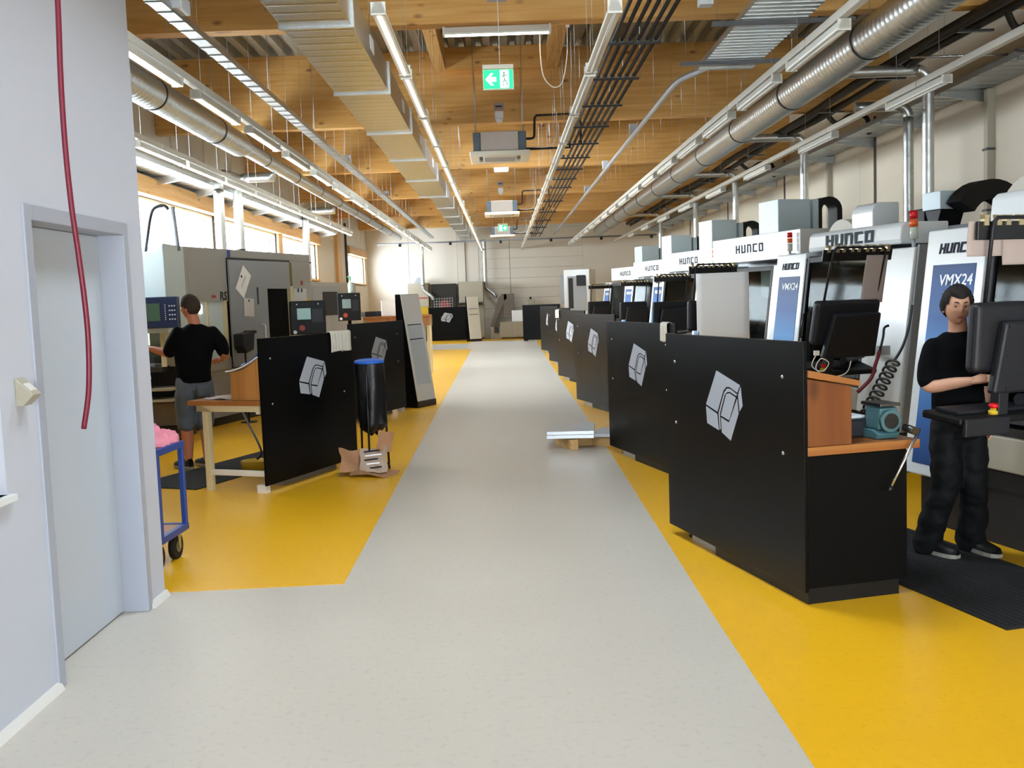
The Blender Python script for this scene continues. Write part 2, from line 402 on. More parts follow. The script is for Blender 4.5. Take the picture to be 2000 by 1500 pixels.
def link(name, me, parent=None, bevel=0.0, seg=2, loc=None, rot=None):
    o = bpy.data.objects.new(name, me); COL.objects.link(o)
    if parent is not None: o.parent = parent
    if loc is not None: o.location = loc
    if rot is not None: o.rotation_euler = rot
    if bevel:
        b = o.modifiers.new('bevel', 'BEVEL'); b.width = bevel; b.segments = seg; b.limit_method = 'ANGLE'; b.angle_limit = 0.7
        if seg > 1: b.harden_normals = False
    return o
def tag(o, label, cat, group=None):
    o['label'] = label; o['category'] = cat
    if group: o['group'] = group
    return o
def thing(name, label, cat, loc=(0, 0, 0), rz=0.0, group=None):
    o = bpy.data.objects.new(name, None); COL.objects.link(o)
    o.empty_display_size = 0.1; o.location = loc; o.rotation_euler = (0, 0, rz)
    return tag(o, label, cat, group)
def struct(o):
    o['kind'] = 'structure'; return o
def kids(o, table={}):
    return [c for c in COL.objects if c.parent == o]
def dup(root, label, loc=None, rz=None, group=None):
    def cp(o, parent):
        c = o.copy(); COL.objects.link(c); c.parent = parent
        for k in o.children: cp(k, c)
        return c
    r = cp(root, None)
    if loc is not None: r.location = loc
    if rz is not None: r.rotation_euler = (0, 0, rz)
    r['label'] = label
    if group: r['group'] = group
    return r
def arc(c, r, a0, a1, n, plane='xz'):
    out = []
    for i in range(n + 1):
        a = a0 + (a1 - a0) * i / n
        u, v = r * math.cos(a), r * math.sin(a)
        out.append(Vector(c) + {'xz': Vector((u, 0, v)), 'xy': Vector((u, v, 0)), 'yz': Vector((0, u, v))}[plane])
    return out
def smooth_path(pts, n=6):
    """Catmull-Rom through pts"""
    pts = [Vector(p) for p in pts]; out = []
    for i in range(len(pts) - 1):
        p0, p1, p2, p3 = pts[max(i - 1, 0)], pts[i], pts[i + 1], pts[min(i + 2, len(pts) - 1)]
        for k in range(n):
            t = k / n
            out.append(0.5 * ((2 * p1) + (p2 - p0) * t + (2 * p0 - 5 * p1 + 4 * p2 - p3) * t * t + (3 * p1 - p0 - 3 * p2 + p3) * t ** 3))
    out.append(pts[-1]); return out
ORD = 'first second third fourth fifth sixth seventh eighth ninth tenth eleventh twelfth thirteenth fourteenth fifteenth sixteenth seventeenth eighteenth nineteenth twentieth'.split()
ORD += ['twenty-' + w for w in ORD[:9]] + ['thirtieth'] + ['thirty-' + w for w in ORD[:9]]
BLOCK = {  # lettering of the machine makers' sign, strokes on a 4 x 5 cell
    'H': [(0, 0, 1.1, 5), (2.9, 0, 4, 5), (1.1, 2, 2.9, 3)], 'U': [(0, 0, 1.1, 5), (2.9, 0, 4, 5), (1.1, 0, 2.9, 1)],
    'R': [(0, 0, 1.1, 5), (2.9, 0, 4, 4.2), (1.1, 4, 3.6, 5)], 'C': [(0, 0, 1.1, 5), (1.1, 0, 4, 1), (1.1, 4, 4, 5)],
    'O': [(0, 0, 1.1, 5), (2.9, 0, 4, 5), (1.1, 0, 2.9, 1), (1.1, 4, 2.9, 5)]}
def block_word(word, h, gap=1.0, shear=0.12, t=0.004, wide=1.0):
    """raised block letters in the x-z plane, facing -y"""
    b = MB(); u = h / 5; x = 0.0
    for ch in word:
        for (x0, z0, x1, z1) in BLOCK[ch]:
            P = [(x0 * u * wide + x + shear * z0 * u, z0 * u), (x1 * u * wide + x + shear * z0 * u, z0 * u), (x1 * u * wide + x + shear * z1 * u, z1 * u), (x0 * u * wide + x + shear * z1 * u, z1 * u)]
            b.prism(P, -t, 0.0, 'y')
        x += (4 * wide + gap) * u
    return b, x - gap * u
def text_mesh(s, size, t=0.002, shear=0.0, weight=0.0, spacing=1.0):
    cu = bpy.data.curves.new('lettering', 'FONT'); cu.body = s; cu.size = size; cu.extrude = t; cu.shear = shear; cu.offset = weight; cu.space_character = spacing
    cu.resolution_u = 3
    o = bpy.data.objects.new('lettering', cu); COL.objects.link(o)
    bpy.context.view_layer.update()
    me = bpy.data.meshes.new_from_object(o.evaluated_get(bpy.context.evaluated_depsgraph_get()))
    bpy.data.objects.remove(o); bpy.data.curves.remove(cu)
    me.transform(Matrix.Rotation(PI / 2, 4, 'X'))
    return me

# ================================================================ THE SETTING
fl = struct(MB().box(XL - 0.2, XR + 0.2, YB - 0.2, YF + 0.2, -0.12, 0.0).build('floor', 'grey_lino'))
def zone(poly):
    MB().prism(poly, -0.06, 0.002, 'z').build('yellow_zone', 'yellow_lino', fl)
zone([(XL, 5.84), (-2.04, 5.86), (-1.02, 5.90), (-1.06, 15.0), (-1.12, 33.9), (XL, 34.4)])
zone([(XL, 38.9), (-1.33, 38.4), (-1.30, 40.0), (1.45, 39.4), (1.30, YF), (XL, YF)])
zone([(1.03, YB), (XR, YB), (XR, YF), (1.30, YF), (1.20, 34.0), (1.13, 25.0), (1.09, 11.0), (1.035, 5.0)])

# corrugated steel roof deck, ribs running along the hall
dk = MB(); prof = []; x = XL - 0.2; per = 0.28
while x < XR + 0.2:
    prof += [(x, ZC + 0.11), (x + 0.09, ZC + 0.11), (x + 0.13, ZC), (x + 0.24, ZC)]; x += per
def gaps(inside):
    ys_ = [YB - 0.2] + ([e for w in SKY for e in w] if inside else []) + [YF + 0.2]
    return [(ys_[i], ys_[i + 1]) for i in range(0, len(ys_), 2)]
for i in range(len(prof) - 1):
    (xa, za), (xb, zb) = prof[i], prof[i + 1]
    for (y0, y1) in gaps(xb > SKX0 and xa < SKX1):
        dk.add([(xa, y0, za), (xb, y0, zb), (xb, y1, zb), (xa, y1, za)], [(0, 1, 2, 3)])
        dk.add([(xa, y0, za + 0.01), (xb, y0, zb + 0.01), (xb, y1, zb + 0.01), (xa, y1, za + 0.01)], [(3, 2, 1, 0)])
struct(dk.build('ceiling', 'deck_steel'))
rf = MB(); z0_, z1_ = ZC + 0.13, ZC + 0.35
rf.box(XL - 0.3, SKX0 - 0.2, YB - 0.3, YF + 0.3, z0_, z1_); rf.box(SKX1 + 0.2, XR + 0.3, YB - 0.3, YF + 0.3, z0_, z1_)
for (y0, y1) in gaps(True): rf.box(SKX0 - 0.2, SKX1 + 0.2, y0, y1, z0_, z1_)
struct(rf.build('roof', 'white_paint'))
for i, (a, b) in enumerate(SKY):
    w = bpy.data.objects.new('window_%d' % (i + 10), None); COL.objects.link(w); struct(w)  # roof light added for floor and beam brightness, not a known opening
    cb_ = MB(); x0_, x1_ = SKX0 - 0.14, SKX1 + 0.14
    cb_.box(x0_ - 0.04, x0_, a - 0.04, b + 0.04, ZC, ZC + 0.42); cb_.box(x1_, x1_ + 0.04, a - 0.04, b + 0.04, ZC, ZC + 0.42); cb_.box(x0_, x1_, a - 0.04, a, ZC, ZC + 0.42); cb_.box(x0_, x1_, b, b + 0.04, ZC, ZC + 0.42)
    cb_.build('kerb', 'white_paint', w)
    MB().box(x0_ - 0.04, x1_ + 0.04, a - 0.04, b + 0.04, ZC + 0.42, ZC + 0.426).build('pane', 'window_glass', w)

# glulam beams across the hall
BEAMS = [10.87, 16.95, 22.75, 28.7, 34.6, 40.5]
bm_mesh = MB().box(XL, XR, 0, 0.22, 0, ZC - 4.6).mesh('glulam_beam'); bm_mesh.materials.append(MATS['glulam'])
for i, y in enumerate(BEAMS):
    o = struct(link('roof_beam', bm_mesh, bevel=0.008, loc=(0, y, 4.6)))
# trimmers of a roof opening in the first bay
for x0, x1 in ((-0.99, -0.80), (0.86, 1.05)):
    struct(MB().box(x0, x1, 11.09, 16.95, 5.44, ZC).build('roof_trimmer_beam', 'glulam_long', bevel=0.006))
struct(MB().box(-0.80, 0.86, 16.75, 16.95, 5.44, ZC).build('roof_trimmer_beam', 'glulam', bevel=0.006))

# ---- left wall with window band
wl = MB()
wl.box(XL - 0.25, XL, YB, YF, 0, WZ0); wl.box(XL - 0.25, XL, YB, YF, WZ1, ZC + 0.1)
edges = [YB] + [e for w in LWIN for e in w] + [YF]
for i in range(0, len(edges), 2): wl.box(XL - 0.25, XL, edges[i], edges[i + 1], WZ0, WZ1)
WLo = struct(wl.build('wall_left', 'steel_post_dark'))
def wall_pieces(parent, name, m, rects, t, x, sgn):
    for (a, b, c, d) in rects:
        MB().box(min(x, x + sgn * t), max(x, x + sgn * t), a, b, c, d).build(name, m, parent, bevel=0.006, seg=1)
rects = []; y = 6.0
while y < YF - 0.2:
    rects.append((y + 0.02, min(y + 1.95, YF) - 0.02, 3.84, ZC)); y += 1.95
y = 6.0
while y < YF - 0.2:
    rects.append((y + 0.008, min(y + 3.1, YF) - 0.008, 0.0, WZ0 - 0.06)); y += 3.1
rects += [(31.25, 34.15, WZ0 - 0.06, 3.84), (34.2, 36.9, WZ0 - 0.06, 3.84), (41.85, YF, WZ0 - 0.06, 3.84)]
wall_pieces(WLo, 'wall_panel', 'hall_panel', rects, 0.03, XL, 1)
# timber header over the windows, timber sills and posts
struct(MB().box(XL, XL + 0.16, 10.0, 31.2, WZ1, 3.80).build('trim_1', 'glulam_long', bevel=0.006))
struct(MB().box(XL, XL + 0.16, 37.0, 41.8, WZ1, 3.80).build('trim_2', 'glulam_long', bevel=0.006))
n = 0
for (a, b) in ((15.6, 15.8), (20.2, 20.7), (25.7, 26.2), (31.0, 31.2), (37.0, 37.2), (41.6, 41.8)):
    struct(MB().box(XL - 0.02, XL + 0.05, a, b, WZ0 - 0.05, WZ1).build('trim_%d' % (n + 3), 'wood_trim', bevel=0.005)); n += 1
for i, (a, b) in enumerate(LWIN):
    w = bpy.data.objects.new('window_%d' % (i + 1), None); COL.objects.link(w); struct(w)
    fr = MB(); t = 0.05
    fr.box(XL - 0.14, XL - 0.04, a, b, WZ0, WZ0 + t); fr.box(XL - 0.14, XL - 0.04, a, b, WZ1 - t, WZ1)
    fr.box(XL - 0.14, XL - 0.04, a, a + t, WZ0 + t, WZ1 - t); fr.box(XL - 0.14, XL - 0.04, b - t, b, WZ0 + t, WZ1 - t)
    fr.build('window_frame', 'white_paint', w, bevel=0.005)
    k = max(2, round((b - a) / 1.45)); st = (b - a) / k
    for q in range(k):
        if q: MB().box(XL - 0.13, XL - 0.05, a + q * st - 0.03, a + q * st + 0.03, WZ0 + t, WZ1 - t).build('mullion', 'white_paint', w, bevel=0.004)
        MB().box(XL - 0.095, XL - 0.089, a + q * st + 0.03, a + (q + 1) * st - 0.03, WZ0 + t, WZ1 - t).build('pane', 'window_glass', w)
    MB().box(XL - 0.04, XL + 0.12, a - 0.05, b + 0.05, WZ0 - 0.04, WZ0).build('window_sill', 'wood_trim', w, bevel=0.005)
struct(MB().box(XL, XL + 0.14, 34.35, 35.15, 0, 4.6).build('trim_9', 'wood_trim', bevel=0.006))
struct(MB().box(XL, XL + 0.10, 36.6, 36.72, 0, 4.6).build('trim_10', 'steel_post_dark', bevel=0.004))
# ---- right wall: tall panels with open joints
WRo = struct(MB().box(XR, XR + 0.2, YB, YF, 0, ZC + 0.1).build('wall_right', 'steel_post_dark'))
rects = []; y = YB
while y < YF - 0.1:
    rects.append((y + 0.006, min(y + 2.92, YF) - 0.006, 0.0, ZC)); y += 2.92
for (a, b, c, d) in rects: MB().box(XR - 0.03, XR, a, b, c, d).build('wall_panel', 'hall_panel', WRo, bevel=0.006, seg=1)
for y in (12.35, 17.6, 23.2, 29.0, 34.8):
    MB().box(XR - 0.036, XR - 0.03, y - 0.06, y + 0.06, 0, 4.6).build('steel_post', 'steel_post_dark', WRo, bevel=0.004)
# ---- far wall: panels on the left, sectional gate on the right
WFo = struct(MB().box(XL, XR, YF, YF + 0.2, 0, ZC + 0.1).build('wall_far', 'conveyor_grey'))
xs = [XL, -3.9, -1.86, -1.52, -0.95]
for i in range(len(xs) - 1): MB().box(xs[i] + 0.006, xs[i + 1] - 0.006, YF - 0.05 - (0.06 if i == 2 else 0), YF, 0, ZC).build('wall_panel', 'far_panel', WFo, bevel=0.006, seg=1)
MB().box(3.45, XR, YF - 0.05, YF, 0, ZC).build('wall_panel', 'far_panel', WFo, bevel=0.006, seg=1)
z = 0.0
while z < ZC - 0.05:
    for (a, b) in ((-0.95, 0.35), (0.36, 3.45)):
        MB().box(a + 0.004, b - 0.004, YF - 0.05, YF, z + 0.003, min(z + 0.42, ZC) - 0.003).build('gate_panel', 'far_panel', WFo, bevel=0.004, seg=1)
    z += 0.42
# ---- wall behind the camera, glazed
wb = MB(); wb.box(XL, XR, YB - 0.2, YB, BZ1, ZC + 0.1); wb.box(XL, XR, YB - 0.2, YB, 0, BZ0)
ed = [XL] + [e for w in BWIN for e in w] + [XR]
for i in range(0, len(ed), 2): wb.box(ed[i], ed[i + 1], YB - 0.2, YB, BZ0, BZ1)
struct(wb.build('wall_back', 'white_wall'))
for i, (a, b) in enumerate(BWIN):
    w = bpy.data.objects.new('window_%d' % (i + 6), None); COL.objects.link(w); struct(w); t = 0.06
    fr = MB(); fr.box(a, b, YB - 0.14, YB - 0.04, BZ0, BZ0 + t); fr.box(a, b, YB - 0.14, YB - 0.04, BZ1 - t, BZ1)
    fr.box(a, a + t, YB - 0.14, YB - 0.04, BZ0 + t, BZ1 - t); fr.box(b - t, b, YB - 0.14, YB - 0.04, BZ0 + t, BZ1 - t)
    fr.build('window_frame', 'white_paint', w, bevel=0.005)
    MB().box(a + t, b - t, YB - 0.095, YB - 0.089, BZ0 + t, BZ1 - t).build('pane', 'window_glass', w)
# ---- white partition of the side room with door and window
PX, PT, PH = -2.06, 0.22, 4.55
DY0, DY1, DZ = 4.40, 5.53, 2.13
PWY0, PWY1, PWZ0, PWZ1 = 2.5, 4.06, 0.95, 2.1
pw = MB(); xa, xb = PX - PT, PX
pw.box(xa, xb, YB, PWY0, 0, PH); pw.box(xa, xb, PWY0, PWY1, 0, PWZ0); pw.box(xa, xb, PWY0, PWY1, PWZ1, PH)
pw.box(xa, xb, PWY1, DY0, 0, PH); pw.box(xa, xb, DY0, DY1, DZ, PH); pw.box(xa, xb, DY1, 5.80, 0, PH)
pw.box(XL, xa, 5.60, 5.80, 0, PH); pw.box(XL, xb, YB, 5.80, PH, PH + 0.12)
struct(pw.build('wall_partition', 'white_wall'))
struct(MB().box(XL, XL + 0.02, YB, 5.6, 0, PH).build('wall_side_room', 'white_wall'))
bb = MB(); bb.prism([(PX, 0.0), (PX + 0.03, 0.0), (PX + 0.008, 0.035), (PX, 0.035)], YB, DY0 - 0.02, 'y'); bb.prism([(PX, 0.0), (PX + 0.03, 0.0), (PX + 0.008, 0.035), (PX, 0.035)], DY1 + 0.02, 5.81, 'y')
struct(bb.build('baseboard_left', 'tower_white'))
w = bpy.data.objects.new('window_9', None); COL.objects.link(w); struct(w)
fr = MB(); t = 0.05
fr.box(xa + 0.05, xb - 0.05, PWY0, PWY1, PWZ0, PWZ0 + 0.04); fr.box(xa + 0.05, xb - 0.05, PWY0, PWY1, PWZ1 - t, PWZ1); fr.box(xa + 0.05, xb - 0.05, PWY0, PWY0 + t, PWZ0, PWZ1); fr.box(xa + 0.05, xb - 0.05, PWY1 - t, PWY1, PWZ0, PWZ1)
fr.build('window_frame', 'white_paint', w, bevel=0.004)
MB().box(xa + 0.10, xa + 0.106, PWY0 + t, PWY1 - t, PWZ0 + 0.04, PWZ1 - t).build('pane', 'window_glass', w)
MB().box(xb - 0.06, xb + 0.03, PWY0 - 0.03, PWY1 + 0.03, PWZ0 - 0.03, PWZ0).build('window_sill', 'white_paint', w, bevel=0.004)
dr = bpy.data.objects.new('door_1', None); COL.objects.link(dr); struct(dr)
f = MB(); LX = PX - 0.13
f.box(LX - 0.05, PX + 0.012, DY0 - 0.035, DY0 + 0.035, 0, DZ + 0.035); f.box(LX - 0.05, PX + 0.012, DY1 - 0.035, DY1 + 0.035, 0, DZ + 0.035); f.box(LX - 0.05, PX + 0.012, DY0 + 0.035, DY1 - 0.035, DZ - 0.035, DZ + 0.035)
f.build('door_frame', 'door_frame_grey', dr, bevel=0.004)
lf = MB().box(LX - 0.045, LX, DY0 + 0.037, DY1 - 0.037, 0.008, DZ - 0.037).build('door_leaf', 'door_white', dr, bevel=0.003)
MB().cyl((LX - 0.001, DY0 + 0.11, 1.05), (LX + 0.012, DY0 + 0.11, 1.05), 0.012, 14).build('lock_cylinder', 'dark_steel', lf)
hn = MB().cyl((LX + 0.0, DY0 + 0.11, 0.985), (LX + 0.006, DY0 + 0.11, 0.985), 0.008, 12); hn.build('keyhole', 'black_metal', lf)
# card reader beside the door
cr = MB().prism([(PX, 1.30), (PX + 0.03, 1.30), (PX + 0.075, 1.345), (PX + 0.06, 1.365), (PX, 1.42)], 4.19, 4.27, 'y').build('card_reader', 'machine_beige', None, bevel=0.004)
tag(cr, 'small pale grey wedge-shaped card reader on the white wall beside the door', 'reader')
MB().prism([(PX + 0.062, 1.363), (PX + 0.03, 1.392), (PX + 0.032, 1.395), (PX + 0.064, 1.366)], 4.205, 4.255, 'y').build('sensor_window', 'tower_white', cr)
# red cable hanging in front of the partition
pts = [(-1.62, 3.9, 4.55), (-1.62, 3.9, 3.6), (-1.64, 3.9, 2.86), (-1.65, 3.9, 2.58), (-1.652, 3.9, 2.33), (-1.645, 3.9, 2.1), (-1.632, 3.9, 1.92), (-1.62, 3.9, 1.72), (-1.618, 3.9, 1.56), (-1.63, 3.9, 1.38), (-1.66, 3.9, 1.23)]
tag(MB().tube(smooth_path(pts, 6), 0.0105, 12).build('red_cable', 'red_hose'), 'dark red cable hanging down in front of the white door', 'cable')
MB().box(-1.66, -1.58, 3.86, 3.94, 4.53, 4.60).build('ceiling_bracket', 'galvanised', bpy.data.objects['red_cable'])
MB().tube([(-1.62, 3.9, 4.58), (-1.62, 3.9, ZC)], 0.005, 8).build('hanger_rod', 'galvanised', bpy.data.objects['red_cable'])

# ================================================================ CEILING SERVICES
# ---- fluorescent lamps in rows
def lamp_proto(L, tube):
    t = thing('fluorescent_lamp', '', 'lamp')
    MB().prism([(-0.028, 0.075), (0.028, 0.075), (0.050, 0.012), (0.046, 0.0), (-0.046, 0.0), (-0.050, 0.012)], 0, L, 'y').build('housing', 'lamp_housing', t)
    MB().tube([(0.0, 0.03, -0.004), (0.0, L - 0.03, -0.004)], 0.014, 10).build('tube', tube, t)
    for s in (-1, 1): MB().box(s * 0.030 - 0.012, s * 0.030 + 0.012, 0.02, L - 0.02, -0.003, -0.0005).build('reflector', 'white_paint', t)
    for y in (0.012, L - 0.012): MB().box(-0.052, 0.052, y - 0.012, y + 0.012, -0.012, 0.078).build('end_cap', 'lamp_housing', t)
    return t
def rods(parent, pts, z1, r=0.0028):
    for (x, y, z) in pts: MB().tube([(x, y, z), (x, y, z1)], r, 6).build('hanger_rod', 'galvanised', parent)
ROWS = [  # x, first start, pitch, length, count, tube, description
    (-2.87, 7.80, 1.99, 1.47, 17, 'tube_lit', 'lit strip lamp in the row left of the long cable tray'),
    (-0.80, 7.20, 2.06, 1.93, 17, 'tube_soft', 'strip lamp with a faint added glow in the row beside the flat rectangular duct'),  # unlit row; weak emission only makes the lamps show white
    (0.88, 7.35, 2.06, 1.93, 17, 'lamp_housing', 'unlit strip lamp in the row beside the bundle of black pipes'),
    (2.77, 8.05, 1.95, 1.47, 17, 'lamp_housing', 'unlit strip lamp in the row beside the large spiral duct'),
    (4.58, 6.85, 3.44, 1.52, 9, 'lamp_housing', 'unlit strip lamp in the row above the white machines'),
    (-4.43, 10.55, 1.95, 1.80, 10, 'tube_lit', 'lit strip lamp in the row along the window wall')]
ZL = 3.70
for (x, y0, pit, L, cnt, tube, desc) in ROWS:
    proto = None
    for i in range(cnt):
        lab = '%s, %s from the camera' % (desc, ORD[i])
        if proto is None:
            proto = lamp_proto(L, tube); o = proto
            for yy in (0.2, L - 0.2): MB().tube([(0, yy, 0.085), (0, yy, ZC + 0.125 - ZL)], 0.0022, 6).build('hanger_rod', 'galvanised', proto)
            proto['label'] = lab; proto.location = (x, y0, ZL); proto['group'] = desc.split(' in the ')[1]
        else:
            dup(proto, lab, (x, y0 + i * pit, ZL))
for x, a, b, lab in ((4.58, 5.0, 40.5, 'long white trunking rail carrying the lamp row above the white machines'), (-4.43, 10.4, 30.2, 'long white trunking rail carrying the lamp row along the window wall'), (2.77, 6.0, 41.0, 'long white trunking rail above the lamps beside the large spiral duct'), (-2.87, 7.0, 41.5, 'long white trunking rail above the lamps left of the cable tray')):
    t = thing('lamp_trunking', lab, 'trunking', (x, 0, ZL + 0.09))
    y = a
    while y < b:
        MB().box(-0.035, 0.035, y, min(y + 2.98, b), 0.0, 0.07).build('rail_section', 'lamp_housing', t, bevel=0.003, seg=1); y += 3.0
# ---- strip lamp across the first beam
t = lamp_proto(1.16, 'tube_lit'); t['label'] = 'lit strip lamp mounted crosswise under the nearest wooden beam'; t.location = (0.62, 11.0, 4.51); t.rotation_euler = (0, 0, PI / 2)
# ---- rectangular galvanised duct
dct = thing('rectangular_duct', 'flat galvanised rectangular air duct with cross ribs running down the hall', 'duct', (0, 0, 0))
def rect_section(y0, y1, x0, x1, z0, z1):
    b = MB(); b.box(x0, x1, y0, y1, z0, z1)
    y = y0 + 0.14
    while y < y1 - 0.1:
        b.prism([(y - 0.035, z0), (y, z0 - 0.004), (y + 0.035, z0)], x0 + 0.02, x1 - 0.02, 'x')
        for xs_, sg in ((x0, -1), (x1, 1)): b.prism([(y - 0.035, xs_), (y, xs_ + sg * 0.008), (y + 0.035, xs_)], z0 + 0.02, z1 - 0.02, 'z') if False else None
        y += 0.235
    b.build('duct_section', 'galvanised', dct)
    for yy in (y0, y1 - 0.022):
        fl_ = MB(); e = 0.025
        fl_.box(x0 - e, x1 + e, yy, yy + 0.022, z0 - e, z0); fl_.box(x0 - e, x1 + e, yy, yy + 0.022, z1, z1 + e); fl_.box(x0 - e, x0, yy, yy + 0.022, z0, z1); fl_.box(x1, x1 + e, yy, yy + 0.022, z0, z1)
        fl_.build('flange', 'galvanised_bright', dct)
ys = [3.2, 6.05, 8.95, 11.8, 14.6, 17.4, 20.4, 23.6]
for i in range(len(ys) - 1): rect_section(ys[i], ys[i + 1], -1.84, -1.23, 4.10, 4.42)
MB().add([(-1.84, 23.6, 4.10), (-1.23, 23.6, 4.10), (-1.23, 23.6, 4.42), (-1.84, 23.6, 4.42), (-1.66, 24.3, 4.16), (-1.23, 24.3, 4.16), (-1.23, 24.3, 4.42), (-1.66, 24.3, 4.42)],
         [(0, 1, 5, 4), (1, 2, 6, 5), (2, 3, 7, 6), (3, 0, 4, 7)]).build('duct_reducer', 'galvanised', dct)
ys = [24.3, 27.2, 30.1, 33.0, 36.0, 39.0, 42.0]
for i in range(len(ys) - 1): rect_section(ys[i], ys[i + 1], -1.66, -1.23, 4.16, 4.42)
rods(dct, [(xx, yy, 4.44) for yy in (7.5, 10.4, 13.2, 16.0, 18.9, 22.0, 26, 30, 34, 38) for xx in (-1.82, -1.25)], ZC)
for y in (10.2, 13.4, 16.2, 19.0): MB().box(-1.228, -1.222, y, y + 0.28, 4.20, 4.34).build('paper_label', 'paper', dct)
# ---- spiral ducts
def spiral(b, p0, p1, r, pitch=0.11, n=22, ridge=0.0028):
    p0, p1 = Vector(p0), Vector(p1); L = (p1 - p0).length; d = (p1 - p0) / L
    k = max(1, int(L / pitch)); pts = []; rs = []
    for i in range(k):
        a = L * i / k
        for off, rr in ((0.0, r), (0.35, r), (0.45, r + ridge), (0.55, r + ridge), (0.65, r)):
            pts.append(p0 + d * (a + off * L / k)); rs.append(rr)
    pts.append(p1); rs.append(r)
    return b.tube(pts, rs, n)
def clamp(parent, p, axis, r, name='clamp_ring', m='black_metal'):
    p = Vector(p); a = Vector(axis)
    MB().tube([p - a * 0.02, p + a * 0.02], r, 24).build(name, m, parent)
def spiral_elbow(b, pts, r, n=18):
    rs = [r + (0.0015 if i % 2 else 0.0) for i in range(len(pts))]
    return b.tube(pts, rs, n)
DLX, DLZ = -4.13, 4.28
sl = thing('spiral_duct', 'round spiral duct left of the lamps, stepping down to a thinner pipe', 'duct')
spiral(MB(), (DLX, 6.0, DLZ), (DLX, 16.3, DLZ), 0.19).build('duct_run', 'galvanised', sl)
MB().tube([(DLX, 16.3, DLZ), (DLX, 16.7, DLZ)], [0.19, 0.12], 22).build('duct_reducer', 'galvanised', sl)
spiral(MB(), (DLX, 16.7, DLZ), (DLX, 41.0, DLZ), 0.12, n=16).build('duct_run', 'galvanised', sl)
for y in (9.6, 12.3, 14.9): clamp(sl, (DLX, y, DLZ), (0, 1, 0), 0.198)
for y in (18.0, 20.6, 23.2, 25.9, 28.6, 31.4, 34.5, 37.5): clamp(sl, (DLX, y, DLZ), (0, 1, 0), 0.127)
rods(sl, [(DLX, y, DLZ + 0.12) for y in (12.3, 14.9, 18.0, 23.2, 28.6, 34.5)], ZC)
DRX, DRZ = 4.0, 4.28
sr = thing('spiral_duct', 'thick round spiral duct running above the white machines', 'duct')
spiral(MB(), (DRX, 4.0, DRZ), (DRX, 41.0, DRZ), 0.208).build('duct_run', 'galvanised', sr)
for i in range(11): clamp(sr, (DRX, 8.0 + 2.85 * i, DRZ), (0, 1, 0), 0.217)
rods(sr, [(DRX, 8.0 + 2.85 * i, DRZ + 0.21) for i in range(11)], ZC)
def branch(x, y, zb, zt, xto, lab, r=0.075, m='galvanised_bright'):
    t = thing('extraction_pipe', lab, 'pipe', (0, 0, 0), 0, 'extraction pipes rising from the machines')
    spiral(MB(), (x, y, zb), (x, y, zt - 0.16), r, n=16, ridge=0.0008, pitch=0.2).build('riser', m, t)
    s = 1 if xto > x else -1
    pts = [Vector((x + s * 0.16 - s * 0.16 * math.cos(a), y, zt - 0.16 + 0.16 * math.sin(a))) for a in [PI / 2 * k / 10 for k in range(11)]]
    spiral_elbow(MB(), pts, r, 16).build('elbow', m, t)
    spiral(MB(), (x + s * 0.16, y, zt), (xto, y, zt), r, n=16, ridge=0.0008, pitch=0.2).build('horizontal_run', m, t)
    MB().tube([(x, y, zb + 0.45), (x, y, zb + 0.49)], r + 0.006, 18).build('clamp_ring', 'black_metal', t)
    return t
for (y, nm) in ((13.15, 'bright spiral pipe rising behind the red and orange signal lamp'), (18.5, 'bright spiral pipe rising behind the tall pale box on the third machine'), (23.9, 'bright spiral pipe rising behind the fourth white machine'), (28.8, 'bright spiral pipe rising behind the fifth white machine'), (35.2, 'bright spiral pipe rising at the far end of the white machines')):
    branch(5.6, y, 2.0, 4.42, DRX + 0.19, nm)
branch(5.75, 14.15, 2.0, 4.15, 5.0, 'second galvanised spiral pipe, left of the one behind the signal lamp', 0.07, 'galvanised')
branch(-4.95, 19.2, 2.3, 4.12, DLX - 0.1, 'silver spiral pipe rising in front of the windows with a long elbow', 0.09)
t = thing('extraction_pipe', 'silver spiral pipe rising in front of the windows, beside the elbowed one', 'pipe', (0, 0, 0), 0, 'extraction pipes rising from the machines')
spiral(MB(), (-4.95, 17.9, 2.3), (-4.95, 17.9, 3.75), 0.09, n=16, ridge=0.0008, pitch=0.2).build('riser', 'galvanised_bright', t)
spiral_elbow(MB(), [(-4.95, 17.9, 3.75), (-4.95, 17.98, 3.95), (-4.95, 18.3, 4.08), (-4.95, 19.2, 4.12)], 0.09).build('elbow', 'galvanised_bright', t)
branch(-5.0, 26.0, 2.3, 4.08, DLX - 0.1, 'silver spiral pipe with elbow further down the window wall', 0.09)
for x_, y_, lab in ((-3.25, 41.2, 'thin galvanised pipe dropping to the machine at the far wall'), (-0.70, 42.15, 'bright pipe dropping beside the narrow pillar on the far wall')):
    t = thing('drop_pipe', lab, 'pipe'); spiral(MB(), (x_, y_, 2.3), (x_, y_, 4.15), 0.08, n=12, ridge=0.0008, pitch=0.2).build('riser', 'galvanised_bright', t)
    spiral_elbow(MB(), smooth_path([(x_, y_, 2.3), (x_ + 0.05, y_, 2.1), (x_ + 0.35, y_ - 0.1, 1.85), (x_ + 0.4, y_ - 0.1, 1.72)], 4), 0.07, 10).build('bend', 'galvanised', t)
